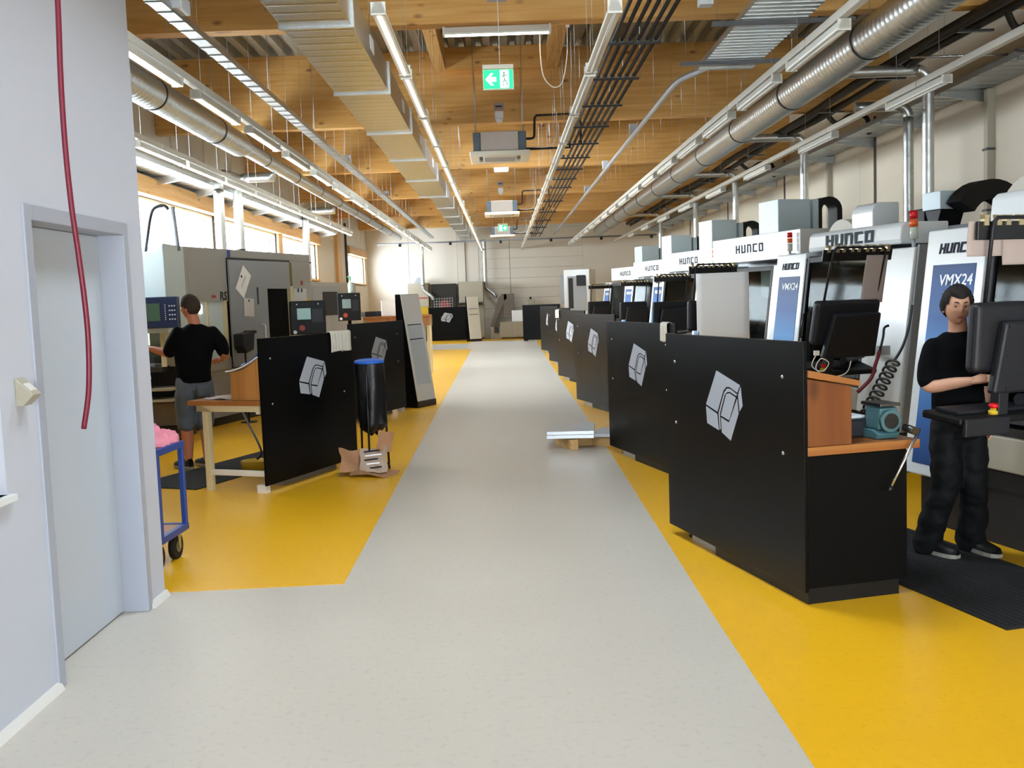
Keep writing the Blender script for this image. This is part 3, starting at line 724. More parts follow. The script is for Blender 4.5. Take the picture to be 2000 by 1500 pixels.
# ---- long cable trays and conduits
def tray(lab, x0, x1, z, y0, y1, h=0.05, m='galvanised', ribs=0.3, cables=()):
    t = thing('cable_tray', lab, 'cable tray')
    y = y0
    while y < y1:
        ye = min(y + 3.0, y1); b = MB()
        b.box(x0, x1, y, ye, z, z + 0.003); b.box(x0, x0 + 0.004, y, ye, z, z + h); b.box(x1 - 0.004, x1, y, ye, z, z + h)
        q = y + ribs / 2
        while q < ye:
            b.box(x0, x1, q - 0.015, q + 0.015, z - 0.006, z); q += ribs
        b.build('tray_section', m, t); y += 3.0
    for (cx, cr, cm) in cables: MB().tube([(cx, y0, z + 0.003 + cr), (cx, y1, z + 0.003 + cr)], cr, 8).build('cable', cm, t)
    return t
tl = tray('narrow silver cable tray running between the left lamp row and the flat duct', -2.84, -2.70, 4.20, 5.0, 41.0, 0.06, cables=((-2.80, 0.015, 'cable_black'), (-2.75, 0.012, 'cable_white')))
rods(tl, [(-2.77, y, 4.26) for y in (9.5, 12.5, 15.5, 18.5, 22, 26, 30, 34, 38)], ZC)
MB().box(-2.72, -2.62, 8.7, 8.95, 4.22, 4.34).build('junction_box', 'blind_grey', tl, bevel=0.006)
for y in (18.5, 24.6): MB().box(-2.80, -2.69, y, y + 0.12, 4.26, 4.38).build('junction_box', 'machine_grey', tl, bevel=0.006)
tm = tray('wide ribbed grey cable tray ending above the right-hand desks', 2.32, 2.95, 4.20, 3.5, 11.7, 0.06, ribs=0.12, cables=((2.45, 0.02, 'cable_black'), (2.55, 0.02, 'cable_black'), (2.7, 0.015, 'cable_white'), (2.8, 0.018, 'cable_black')))
for y in (9.6, 11.2): MB().box(2.05, 3.4, y - 0.02, y + 0.02, 4.15, 4.19).build('support_bar', 'dark_steel', tm)
MB().box(1.95, 2.08, 9.62, 9.75, 4.36, 4.50).build('junction_box', 'blind_grey', tm, bevel=0.006)
rods(tm, [(x, y, 4.19) for y in (9.6, 11.2) for x in (2.1, 3.3)], ZC)
t = thing('conduit', 'thin grey conduit leaving the wide tray and running down the hall', 'conduit')
MB().tube(smooth_path([(2.5, 11.2, 4.24), (2.42, 11.8, 4.24), (2.22, 12.3, 4.22), (2.18, 13.0, 4.20)], 5) + [Vector((2.18, 41.0, 4.20))], 0.035, 10).build('pipe', 'machine_grey', t)
for y in (16.2, 20.5, 25.0): MB().box(2.12, 2.24, y, y + 0.10, 4.22, 4.38).build('junction_box', 'blind_grey', t, bevel=0.006)
rods(t, [(2.18, y, 4.22) for y in (14, 18, 22, 26, 30, 34)], ZC)
for sx, x_, z_, lab, y0, y1 in ((1, XR, 4.22, 'grey cable tray on brackets along the beige wall', 5.0, 41.0), (-1, XL, 3.86, 'bright cable tray on brackets above the windows', 10.0, 31.5)):
    xa_, xb_ = sorted((x_ - sx * 0.07, x_ - sx * 0.62))
    m_ = 'galvanised' if sx > 0 else 'galvanised_bright'
    t = tray(lab, xa_, xb_, z_, y0, y1, 0.07, m_, 0.25, ((x_ - sx * 0.2, 0.02, 'cable_black'), (x_ - sx * 0.3, 0.015, 'cable_white'), (x_ - sx * 0.45, 0.02, 'cable_black')))
    y = y0 + 0.4
    while y < y1:
        MB().prism([(x_ - sx * 0.038, z_ - 0.02), (x_ - sx * 0.038, z_ - 0.15), (x_ - sx * 0.08, z_ - 0.15), (x_ - sx * 0.66, z_ - 0.06), (x_ - sx * 0.66, z_ - 0.02)], y - 0.02, y + 0.02, 'y').build('bracket', m_, t); y += 2.05
# ---- black insulated refrigerant pipes
pb = thing('pipe_bundle', 'six parallel black insulated pipes hung beside the strip lamps', 'pipes')
for i, ye in enumerate((16.6, 41.0, 41.0, 41.0, 28.0, 41.0)):
    x = 1.17 + 0.083 * i; MB().tube([(x, 4.0, 4.15), (x, ye, 4.15)], 0.019, 10).build('pipe', 'pipe_black', pb)
y = 5.2
while y < 41:
    MB().box(1.12, 1.64, y - 0.015, y + 0.015, 4.105, 4.128).build('support_rail', 'pipe_black', pb)
    for i in range(6):
        x = 1.17 + 0.083 * i; clamp(pb, (x, y, 4.15), (0, 1, 0), 0.027, 'pipe_clip', 'dark_steel')
    rods(pb, [(1.10, y, 4.12), (1.66, y, 4.12)], ZC, 0.003); y += 1.6 if y < 22 else 3.2
t = thing('pipe_bundle', 'dark insulated pipes and cables running high along the beige wall', 'pipes')
for x, z, r in ((5.16, 4.52, 0.065), (5.33, 4.47, 0.05), (5.46, 4.55, 0.05)):
    MB().tube(smooth_path([(x + 0.03 * math.sin(q * 2.1 + x * 9), 5 + q * 2.4, z + 0.02 * math.cos(q * 1.7 + x * 5)) for q in range(16)], 3), r, 10).build('pipe', 'pipe_black', t)
for q in range(14): MB().box(5.1, 5.5, 6.4 + q * 2.4, 6.45 + q * 2.4, 4.41, 4.435).build('support_rail', 'dark_steel', t)
for y in (10.6, 16.4, 22.3): MB().tube(smooth_path([(5.33, y, 4.47), (5.6, y + 0.3, 4.35), (5.9, y + 0.5, 4.5), (6.2, y + 0.6, 4.48), (6.25, y + 0.6, 4.2)], 5), 0.04, 8).build('pipe_branch', 'pipe_black', t)
t = thing('support_pipe', 'thin bright steel tube crossing under the dark pipes by the beige wall', 'pipe'); MB().tube([(4.9, 12.0, 4.33), (6.5, 12.0, 4.33)], 0.014, 8).build('tube', 'steel', t); rods(t, [(5.3, 12.0, 4.34)], ZC)
MB().tube(smooth_path([(5.75, 11.2, 4.2), (5.78, 11.2, 4.18), (6.5, 11.2, 4.18), (6.55, 11.2, 4.0), (6.55, 11.2, 2.3)], 3), 0.010, 8).build('wall_conduit', 'dark_steel', t)
for y_, x0_ in ((13.4, 6.2), (19.9, 6.2), (16.2, 6.3)):
    t = thing('wall_conduit', {13.4: 'grey upright square conduit on the beige wall near the signal lamp', 19.9: 'grey upright square conduit on the beige wall behind the tall pale box', 16.2: 'thin dark upright conduit between two wall panels'}[y_], 'conduit')
    w_ = 0.05 if y_ != 16.2 else 0.015
    MB().box(XR - 0.03 - 2 * w_, XR - 0.03, y_ - w_, y_ + w_, 1.2, 4.2).build('conduit_run', 'machine_beige', t, bevel=0.004)
    for z in (2.6, 3.4): MB().box(XR - 0.045 - 2 * w_, XR - 0.03, y_ - w_ - 0.015, y_ + w_ + 0.015, z, z + 0.03).build('strap', 'dark_steel', t)
# ---- ceiling cassette air conditioners
def cassette(loc, lab, exty):
    t = thing('ceiling_cassette', lab, 'air conditioner', loc, 0, 'ceiling cassettes over the aisle')
    MB().box(-0.30, 0.30, -0.42, 0.42, 0.06, 0.36).build('body', 'ac_body', t, bevel=0.01)
    for s in (-1, 1): MB().box(*sorted((s * 0.301, s * 0.42)), -0.42, 0.42, 0.06, 0.35).build('side_case', 'ac_dark', t, bevel=0.01)
    p = MB(); o_ = 0.475; i_ = 0.33
    for (a, b, c, d) in ((-o_, o_, -o_, -i_), (-o_, o_, i_, o_), (-o_, -i_, -i_, i_), (i_, o_, -i_, i_)): p.box(a, b, c, d, -0.02, 0.055)
    p.build('panel_frame', 'ac_white', t, bevel=0.012)
    MB().box(-0.27, 0.27, -0.27, 0.27, -0.02, 0.02).build('air_grille', 'ac_white', t, bevel=0.01)
    for k in range(7): MB().box(-0.25, 0.25, -0.235 + k * 0.07, -0.205 + k * 0.07, -0.028, -0.018).build('louvre', 'ac_body', t)
    MB().box(-0.328, 0.328, -0.328, 0.328, 0.022, 0.05).build('inner_tray', 'ac_dark', t)
    MB().tube([(0.42, -0.2, 0.10), (1.12, -0.2, 0.10), (1.12, -0.2, 0.16)], 0.022, 8).build('drain_pipe', 'pipe_black', t)
    MB().tube(smooth_path([(0.42, -0.2, 0.26), (0.54, -0.2, 0.27), (0.56, -0.2, 0.35)], 3) + [Vector((0.57, -0.2, 0.58)), Vector((0.6, -0.2, 0.62)), Vector((1.3, -0.2, 0.63)), Vector((1.3, -0.2, 0.16))], 0.020, 8).build('refrigerant_pipe', 'pipe_black', t)
    MB().tube(smooth_path([(0.5, -0.25, 0.12), (0.78, -0.25, 0.12), (0.9, -0.25, 0.25), (0.92, -0.25, 0.5), (0.92, -0.25, 0.66)], 5), 0.007, 6).build('cable', 'cable_white', t)
    for a in (-0.38, 0.38):
        for b in (-0.38, 0.38): MB().tube([(a, b, 0.3), (a, b, ZC - loc[2])], 0.005, 6).build('hanger_rod', 'galvanised', t)
cassette((0.04, 16.40, 3.94), 'ceiling cassette air conditioner hanging nearest over the aisle', 1)
cassette((0.07, 27.90, 3.97), 'smaller-looking ceiling cassette air conditioner, second one down the aisle', 1)
cassette((0.08, 38.60, 4.02), 'ceiling cassette air conditioner at the far end behind the distant exit sign', 1)
# ---- exit signs
def exit_sign(loc, lab, flip, s=1.0):
    t = thing('exit_sign', lab, 'exit sign', loc, 0, 'green exit signs over the aisle'); t.scale = (s, s, s)
    MB().box(-0.158, 0.158, 0.0, 0.035, -0.115, 0.09).build('case', 'ac_white', t, bevel=0.004)
    MB().box(-0.158, 0.158, -0.012, 0.045, 0.092, 0.135).build('top_housing', 'ac_white', t, bevel=0.005)
    MB().box(-0.150, 0.150, -0.004, -0.0005, -0.105, 0.082).build('green_face', 'exit_green', t)
    sg = -1 if flip else 1
    ar = [(-0.13, -0.012), (-0.075, 0.048), (-0.047, 0.048), (-0.080, 0.010), (-0.022, 0.010), (-0.022, -0.034), (-0.080, -0.034), (-0.047, -0.072), (-0.075, -0.072)]
    MB().prism([(sg * x, z) for x, z in ar], -0.007, -0.0045, 'y').build('arrow', 'exit_white', t)
    MB().box(*sorted((sg * 0.018, sg * 0.108)), -0.007, -0.0045, -0.098, 0.075).build('door_pictogram', 'exit_white', t)
    m = MB(); m.lathe([(0.0, -0.011), (0.008, -0.008), (0.011, 0.0), (0.008, 0.008), (0.0, 0.011)], (sg * 0.060, -0.009, 0.048), 10)
    for seg in ([(0.058, 0.034), (0.064, -0.02)], [(0.058, 0.030), (0.080, 0.022), (0.092, 0.034)], [(0.058, 0.030), (0.043, 0.015), (0.046, 0.0)], [(0.064, -0.02), (0.048, -0.045), (0.052, -0.08)], [(0.064, -0.02), (0.082, -0.04), (0.096, -0.082)]):
        m.tube([(sg * x, -0.009, z) for x, z in seg], 0.0055, 6)
    m.build('running_figure', 'sign_green', t)
    MB().tube([(0.02, 0.018, 0.13), (0.02, 0.018, (ZC - loc[2]) / s)], 0.005, 6).build('hanger_rod', 'cable_white', t)
exit_sign((0.036, 10.4, 3.915), 'green and white exit sign with a left arrow hanging nearest the camera', False)
exit_sign((0.075, 30.0, 3.77), 'distant green and white exit sign over the far end of the aisle', True, 0.9)
# ---- sensors and paper labels on the beams
for i, (y, z, w_) in enumerate(((10.87, 4.86, 0.20), (16.95, 4.86, 0.17), (28.7, 4.92, 0.17))):
    o = MB().box(-w_ / 2, w_ / 2, -0.006, 0, -0.06, 0.06).build('beam_label', 'paper_pink', None, loc=(0.05, y - 0.0005, z)); tag(o, 'white lettered paper label on the face of the %s wooden beam' % ('nearest', 'second', 'fourth')[i], 'label', 'labels on the beams')
    MB().box(-w_ * 0.32, w_ * 0.32, -0.0075, -0.006, -0.012, 0.012).build('lettering', 'console_grey', o)
for i, (y, z) in enumerate(((16.95, 4.66), (28.7, 4.68))):
    t = thing('motion_sensor', 'white domed motion sensor on the %s wooden beam' % ('second', 'fourth')[i], 'sensor', (0.05, y, z))
    MB().box(-0.075, 0.075, -0.05, 0, 0.0, 0.12).build('base', 'paper', t, bevel=0.01)
    MB().lathe([(0.0, -0.08), (0.045, -0.068), (0.068, -0.03), (0.072, 0.0)], (0, -0.055, 0.0), 16).build('dome', 'paper', t)
o = tag(MB().box(-0.17, 0.17, -0.06, 0.06, -0.09, 0).build('emergency_lamp', 'paper', None, bevel=0.015, loc=(0.07, 22.70, 4.60)), 'flat white emergency lamp under the third wooden beam', 'lamp')
MB().box(-0.14, 0.14, -0.05, 0.05, -0.094, -0.09).build('diffuser', 'tube_soft', o)
t = tag(MB().tube(smooth_path([(0.51, 11.12, 4.60), (0.51, 11.2, 4.51), (0.51, 11.2, 4.3), (0.54, 11.2, 4.08), (0.64, 11.2, 3.97), (0.74, 11.2, 4.02), (0.80, 11.2, 4.29), (0.81, 11.2, 4.54), (0.81, 11.12, 4.60)], 6), 0.006, 8).build('cable_loop', 'cable_white'), 'white cable hanging in a loop under the nearest beam beside the exit sign', 'cable')
MB().box(0.49, 0.53, 11.092, 11.13, 4.58, 4.63).build('cable_clip', 'cable_white', t); MB().box(0.79, 0.83, 11.092, 11.13, 4.58, 4.63).build('cable_clip', 'cable_white', t)
t = thing('busbar', 'thin dark rail crossing under the ceiling before the far wall', 'rail'); MB().tube([(-4.9, 40.0, 3.98), (6.2, 40.0, 3.98)], 0.03, 8).build('rail', 'machine_side', t)
for x in range(-4, 7, 2): MB().box(x - 0.05, x + 0.05, 39.95, 40.05, 3.86, 3.97).build('tap_off_box', 'console_grey', t)
rods(t, [(x, 40.0, 4.0) for x in (-4, -1, 2, 5)], ZC)

# ================================================================ DESKS WITH LOGO SCREENS
RZM = math.atan2(-0.970, 0.242)           # machines and desks on the right stand in echelon
LOGO = [
    [(0.78, 1.19), (1.084, 1.122), (1.049, 1.076), (0.957, 1.101), (0.909, 1.10), (0.866, 1.071), (0.783, 0.936), (0.626, 0.968)],
    [(0.801, 0.932), (0.880, 1.062), (0.918, 1.090), (0.956, 1.091), (1.045, 1.066), (1.036, 1.055), (0.956, 1.073), (0.914, 1.067), (0.886, 1.050), (0.815, 0.925), (0.822, 0.835), (0.812, 0.828)],
    [(0.907, 1.056), (0.95, 1.064), (1.028, 1.045), (0.938, 0.900), (0.830, 0.918)],
    [(0.625, 0.955), (0.778, 0.922), (0.798, 0.823), (0.638, 0.85)],
    [(1.091, 1.112), (1.111, 1.002), (1.076, 0.968), (1.060, 1.062)],
    [(0.832, 0.905), (0.937, 0.885), (1.046, 1.038), (1.060, 0.952), (0.955, 0.778), (0.840, 0.815)]]
def desk_screen(t, W, dx=0.0, ds=1.0, screws=True):
    p = MB().box(0, W, 0, 0.022, 0.07, 1.40).build('front_panel', 'black_board', t, bevel=0.003)
    lg = MB()
    for poly in LOGO: lg.prism([((x - 0.87) * ds + 0.87 + dx, z) for x, z in poly], -0.003, -0.0003, 'y')
    lg.build('cube_logo', 'logo_grey', p)['label'] = 'grey cube logo'
    if screws:
        for (sx, sz) in ((0.155, 1.213), (0.155, 0.80), (W - 0.21, 1.205), (W - 0.21, 0.79)):
            MB().lathe([(0.011, 0.0), (0.011, 0.004), (0.006, 0.007), (0.0, 0.008)], (0, 0, 0), 12).build('screw', 'steel', p, loc=(sx, 0.0, sz), rot=(PI / 2, 0, 0))
def desk_right(loc, lab):
    W = 1.78; t = thing('machine_desk', lab, 'desk', loc, RZM, 'black desks in a row beside the white machines')
    desk_screen(t, W)
    MB().box(0.62, W - 0.004, 0.024, 0.62, 0.09, 0.795).build('cabinet_body', 'black_matte', t, bevel=0.003)
    MB().box(0.66, W - 0.02, 0.028, 0.58, 0.0, 0.088).build('plinth', 'black_plastic', t)
    tp = MB(); tp.box(0.0, W - 0.002, 0.024, 0.70, 0.797, 0.845); tp.build('worktop', 'beech_top', t, bevel=0.004)
    MB().prism([(0.026, 0.847), (0.285, 0.847), (0.285, 1.155), (0.026, 1.205)], 1.25, W - 0.003, 'x').build('shelf_box', 'beech', t, bevel=0.003)
    MB().prism([(0.024, 1.212), (0.33, 1.152), (0.33, 1.182), (0.024, 1.252)], 1.22, W + 0.012, 'x').build('sloping_lid', 'beech_top', t, bevel=0.004)
    for fx in (0.16,):
        f = MB(); f.cyl((fx, 0.12, 0.006), (fx, 0.12, 0.10), 0.022, 12); f.cyl((fx, 0.12, 0.0), (fx, 0.12, 0.008), 0.045, 16); f.build('foot', 'black_metal', t)
        f = MB(); f.cyl((fx, 0.60, 0.006), (fx, 0.60, 0.797), 0.022, 12); f.cyl((fx, 0.60, 0.0), (fx, 0.60, 0.008), 0.045, 16); f.build('leg', 'black_metal', t)
    MB().box(0.24, 0.60, 0.06, 0.30, 0.0, 0.085).build('base_block', 'machine_grey', t, bevel=0.004)  # darker grey puts the shade below the desk into the colour
    MB().box(0.02, 0.62, 0.30, 0.60, 0.785, 0.797).build('underframe', 'black_metal', t)
    return t
d0 = desk_right((1.11, 6.87, 0), 'nearest black desk with cube logo, wooden box and vice beside the standing person')
for (x, y, lab) in ((1.09, 10.60, 'second black desk with cube logo behind the metal plates on the floor'), (1.10, 15.54, 'third black desk with cube logo in the right-hand row'),
                    (1.08, 20.37, 'fourth black desk in the right-hand row, a rag on its corner'), (1.12, 25.22, 'fifth black desk in the right-hand row'), (1.12, 30.53, 'sixth black desk in the right-hand row')):
    dup(d0, lab, (x, y, 0), RZM)
t = thing('low_screen', 'far black partition screen standing across the end of the right-hand desk row', 'screen', (0.74, 38.6, 0), math.atan2(-0.30, 0.95))
MB().box(0, 1.5, 0, 0.03, 0.04, 1.39).build('front_panel', 'black_board', t, bevel=0.003)
for x in (0.1, 1.4): MB().box(x - 0.04, x + 0.04, -0.12, 0.2, 0.0, 0.04).build('foot', 'black_metal', t)
# ---- desks on the left
RZL = math.atan2(0.930, 0.367)
def desk_left(loc, lab, bench):
    W = 1.63; t = thing('machine_desk', lab, 'desk', loc, RZL, 'black desks facing the aisle from the window side')
    desk_screen(t, W, dx=-0.02)
    for x in (0.05, W - 0.05): MB().box(x - 0.035, x + 0.035, 0.024, 0.12, 0.0, 0.075).build('base_block', 'tower_white', t, bevel=0.003)
    MB().box(0.40, 1.35, 0.10, 0.22, 0.0, 0.07).build('plinth', 'conveyor_grey', t)
    MB().box(-0.03, W - 0.1, 0.026, 0.80, 0.80, 0.845).build('worktop', 'beech_top', t, bevel=0.004)
    fr = MB(); fr.box(0.02, W - 0.15, 0.05, 0.09, 0.72, 0.80); fr.box(0.02, 0.06, 0.09, 0.74, 0.74, 0.80); fr.box(W - 0.19, W - 0.15, 0.09, 0.74, 0.74, 0.80); fr.prism([(0.56, 0.74), (0.70, 0.80), (0.74, 0.80), (0.74, 0.74)], 0.02, 0.06, 'x')
    fr.build('underframe', 'cream_paint', t)
    for x in (0.02, W - 0.20):
        MB().box(x, x + 0.06, 0.62, 0.68, 0.0, 0.74).build('leg', 'cream_paint', t, bevel=0.003)
        MB().box(x + 0.01, x + 0.05, 0.03, 0.62, 0.15, 0.20).build('stretcher', 'tower_white', t, bevel=0.003)
    # curved-top wooden box on the worktop
    pr = [(0.03, 0.847), (0.33, 0.847), (0.33, 1.10)] + [(0.33 - 0.30 * q / 6, 1.10 + 0.12 * (q / 6) ** 1.8) for q in range(1, 7)]
    MB().prism(pr, 0.0, 0.62, 'x').build('shelf_box', 'beech_pale', t, bevel=0.003)
    top = [(0.37 - 0.345 * q / 6, 1.105 + 0.125 * (q / 6) ** 1.8) for q in range(7)]
    MB().prism(top + [(y, z + 0.012) for y, z in top[::-1]], -0.015, 0.64, 'x').build('curved_lid', 'tower_white', t)
    return t
desk_left((-2.18, 8.89, 0), 'black desk on the window side with cube logo, wooden box and a hanging towel', True)
desk_left((-2.14, 13.80, 0), 'black desk on the window side behind the towel, beside the white brochure stand', True)
# ================================================================ WHITE MACHINING CENTRES
def lean(z): return 0.128 * (z - 0.45)
TILT = -math.atan(0.128)
HW, HWW = block_word('HURCO', 0.070, 0.9, 0.14)
HW_mesh = HW.mesh('maker_lettering'); HW_mesh.materials.append(MATS['letter_navy'])
VM_mesh = text_mesh('VMX24', 0.105, 0.0015, 0.10, 0.0012, 1.02); VM_mesh.materials.append(MATS['letter_white'])
def machine(loc, W, kind, lab):
    t = thing('machining_centre', lab, 'machine', loc, RZM, 'white machining centres in a row')
    MB().box(0.03, W - 0.03, 0.12, 2.15, 0.0, 0.36).build('plinth', 'black_foam', t)
    # left column with printed blue field
    c = MB().prism([(lean(0.36), 0.36), (lean(2.04), 2.04), (0.80, 2.04), (0.80, 0.36)], 0.0, 0.60, 'x').build('front_column', 'machine_white', t, bevel=0.012)
    MB().prism([(lean(0.44) - 0.004, 0.44), (lean(1.80) - 0.004, 1.80), (lean(1.80) - 0.0005, 1.80), (lean(0.44) - 0.0005, 0.44)], 0.095, 0.52, 'x').build('blue_panel', 'blue_print', c)['label'] = 'printed blue panel shading to light blue'
    o = link('maker_lettering', HW_mesh, c, loc=(0.14, lean(1.875) - 0.001, 1.875), rot=(TILT, 0, 0)); o['label'] = 'dark block letters HURCO'
    o = link('model_lettering', VM_mesh, c, loc=(0.175, lean(1.66) - 0.0062, 1.66), rot=(TILT, 0, 0)); o['label'] = 'white letters VMX24'
    MB().prism([(lean(0.5) - 0.006, 0.5), (lean(1.98) - 0.006, 1.98), (lean(1.98) + 0.05, 1.98), (lean(0.5) + 0.05, 0.5)], 0.61, 0.625, 'x').build('door_seal', 'black_metal', t)
    x1 = W - 0.66
    # working chamber
    ch = MB()
    ch.box(0.63, x1, 1.30, 1.33, 0.80, 2.0); ch.box(0.63, 0.65, 0.22, 1.30, 0.80, 2.0); ch.box(x1 - 0.02, x1, 0.22, 1.30, 0.80, 2.0); ch.box(0.65, x1 - 0.02, 0.16, 1.30, 0.78, 0.82); ch.box(0.63, x1, 0.30, 1.33, 1.985, 2.0)
    chm = ch.build('working_chamber', 'machine_inside', t)
    MB().prism([(0.75, 1.95), (1.0, 1.95), (0.94, 1.35), (0.85, 1.20), (0.78, 1.30)], 1.26, 1.295, 'y').build('back_plate', 'inside_beige', chm)
    MB().box(1.0, min(1.9, x1 - 0.1), 1.20, 1.295, 1.30, 1.95).build('spindle_guard', 'inside_beige', chm)
    hd = MB(); hd.box(1.12, 1.42, 0.72, 1.19, 1.55, 1.98); hd.cyl((1.27, 0.88, 1.55), (1.27, 0.88, 1.40), 0.085, 16); hd.cyl((1.27, 0.88, 1.40), (1.27, 0.88, 1.32), 0.05, 14); hd.build('spindle_head', 'machine_blue_white', chm)
    MB().prism([(0.70, 0.83), (x1 - 0.05, 0.83), (x1 - 0.05, 1.12), (1.6, 1.34), (1.15, 1.30), (0.70, 1.10)], 0.95, 1.18, 'y').build('way_cover', 'inside_green', chm)
    vt = MB(); vt.box(0.85, x1 - 0.12, 0.55, 0.94, 0.83, 0.98); vt.box(1.15, 1.45, 0.62, 0.82, 0.98, 1.12); vt.build('work_table', 'dark_steel', chm)
    MB().box(1.2, 1.4, 0.64, 0.80, 1.125, 1.22).build('clamped_workpiece', 'orange_red', chm)
    MB().box(0.9, x1 - 0.2, 0.40, 0.46, 1.955, 1.98).build('chamber_lamp', 'tube_soft', chm)
    # sliding door with window
    d = MB()
    for (xa_, xb_) in ((0.63, 0.68), (x1 - 0.06, x1)): d.prism([(lean(0.80), 0.80), (lean(1.99), 1.99), (lean(1.99) + 0.04, 1.99), (lean(0.80) + 0.04, 0.80)], xa_, xb_, 'x')
    for (za_, zb_) in ((0.80, 0.90), (1.93, 1.99)): d.prism([(lean(za_), za_), (lean(zb_), zb_), (lean(zb_) + 0.04, zb_), (lean(za_) + 0.04, za_)], 0.68, x1 - 0.06, 'x')
    dd = d.build('sliding_door', 'black_plastic', t, bevel=0.004)
    MB().prism([(lean(0.90) + 0.018, 0.90), (lean(1.93) + 0.018, 1.93), (lean(1.93) + 0.022, 1.93), (lean(0.90) + 0.022, 0.90)], 0.68, x1 - 0.06, 'x').build('door_window', 'door_glass', dd)
    MB().tube([(0.74, lean(1.15) - 0.0, 1.15), (0.74, lean(1.15) - 0.05, 1.17), (0.74, lean(1.42) - 0.05, 1.40), (0.74, lean(1.42), 1.42)], 0.010, 8).build('door_handle', 'black_metal', dd)
    # lower front, right-hand front panel, near side
    MB().box(0.62, x1, 0.03, 0.9, 0.50, 0.715).build('lower_panel', 'machine_beige', t, bevel=0.01)
    MB().box(0.62, x1, 0.06, 0.9, 0.718, 0.772).build('drip_channel', 'black_metal', t)
    MB().box(0.62, W - 0.06, 0.10, 0.9, 0.365, 0.498).build('base_step', 'black_foam', t)
    rp = MB().prism([(lean(0.50), 0.50), (lean(2.0), 2.0), (0.90, 2.0), (0.90, 0.50)], x1 + 0.004, W - 0.03, 'x').build('front_panel', 'machine_white', t, bevel=0.012)
    MB().prism([(lean(0.50) + 0.02, 0.37), (lean(2.02) + 0.02, 2.02), (2.18, 2.02), (2.18, 0.37)], W - 0.028, W, 'x').build('side_panel', 'machine_side', t, bevel=0.004)
    MB().box(0.02, 0.6, 0.805, 2.18, 0.37, 2.0).build('rear_cabinet', 'machine_side', t, bevel=0.01)
    MB().box(0.63, W - 0.03, 1.335, 2.18, 0.37, 1.98).build('rear_body', 'machine_grey', t, bevel=0.01)
    if kind == 'A':
        h = MB().prism([(0.29, 2.045), (0.285, 2.09), (0.30, 2.21), (0.34, 2.245), (0.80, 2.245), (0.80, 2.045)], 0.50, 2.06, 'x').build('header', 'machine_white', t, bevel=0.015, seg=3)
        b, w = block_word('HURCO', 0.115, 1.55, 0.0, 0.004, 1.45)
        b.build('maker_lettering', 'letter_slate', h, loc=(0.84, 0.283, 2.085), rot=(-0.03, 0, 0))
        MB().box(0.1, W - 0.04, 0.805, 2.10, 2.02, 2.20).build('roof_box', 'machine_grey', t, bevel=0.01)
        pr = [(0.86, 2.205), (0.86, 2.44)] + [(0.96 - 0.10 * math.cos(a), 2.44 + 0.10 * math.sin(a)) for a in [PI / 2 * q / 6 for q in range(1, 7)]] + [(1.18, 2.54), (1.18, 2.205)]
        MB().prism(pr, 0.42, 0.80, 'x').build('spindle_cover', 'machine_white', t, bevel=0.012)
        MB().tube([(0.22, 0.86, 2.10), (0.22, 1.25, 2.10)], 0.31, 32).build('tool_magazine_cover', 'machine_beige', t)
        ec = [(1.25 + 0.42 * math.cos(a), 2.20 + 0.42 * math.sin(a)) for a in [0.25 + (2.35) * q / 12 for q in range(13)]]
        ei = [(1.25 + 0.24 * math.cos(a), 2.20 + 0.24 * math.sin(a)) for a in [0.25 + (2.35) * q / 12 for q in range(13)]]
        MB().prism(ec + ei[::-1], 1.90, 2.10, 'x').build('energy_chain', 'black_plastic', t)
        MB().box(1.32, 1.58, 0.90, 1.2, 2.205, 2.40).build('valve_block', 'black_plastic', t, bevel=0.01)
        fan = MB(); fan.box(1.60, 1.86, 0.86, 1.18, 2.37, 2.54); fan.prism([(1.61, 2.37), (1.85, 2.37), (1.78, 2.205), (1.68, 2.205)], 0.88, 1.14, 'y', mi=1); fan.build('mist_filter', ['machine_blue_white', 'black_plastic'], t, bevel=0.006)
        sx, sz, sy = W - 0.27, 2.0, 0.36
    else:
        h = MB().box(0.42, W - 0.08, 0.27, 0.86, 2.085, 2.46).build('header', 'machine_white', t, bevel=0.012, seg=3)
        b, w = block_word('HURCO', 0.125, 2.0, 0.0, 0.004, 1.25)
        b.build('maker_lettering', 'letter_slate', h, loc=(1.20, 0.268, 2.215))
        MB().box(0.1, W - 0.04, 0.865, 2.10, 2.0, 2.42).build('roof_box', 'machine_grey', t, bevel=0.01)
        MB().box(0.65, 1.25, 0.95, 1.50, 2.425, 3.02).build('spindle_cover', 'machine_blue_white', t, bevel=0.012)
        MB().box(0.95, 1.22, 1.56, 1.66, 2.425, 3.02).build('cable_riser', 'machine_blue_white', t, bevel=0.01)
        ec = [(1.86 + 0.22 * math.cos(a), 2.86 + 0.20 * math.sin(a)) for a in [PI * q / 10 for q in range(11)]]
        ei = [(1.86 + 0.13 * math.cos(a), 2.86 + 0.11 * math.sin(a)) for a in [PI * q / 10 for q in range(11)]]
        MB().prism([(2.08, 2.425)] + ec + [(1.64, 2.425), (1.73, 2.425)] + ei[::-1] + [(1.99, 2.425)], 0.95, 1.2, 'x').build('energy_chain', 'black_plastic', t)
        sx, sz, sy = W - 0.22, 2.09, 0.20
    sg = MB().cyl((sx, sy, sz - 0.05), (sx, sy, sz + 0.08), 0.018, 10).build('signal_pole', 'machine_grey', t)
    z = sz + 0.08
    for m_, hh in (('signal_clear', 0.11), ('signal_orange', 0.07), ('signal_red', 0.075)):
        MB().cyl((sx, sy, z), (sx, sy, z + hh - 0.006), 0.036, 16).build('signal_lamp', m_, sg); z += hh
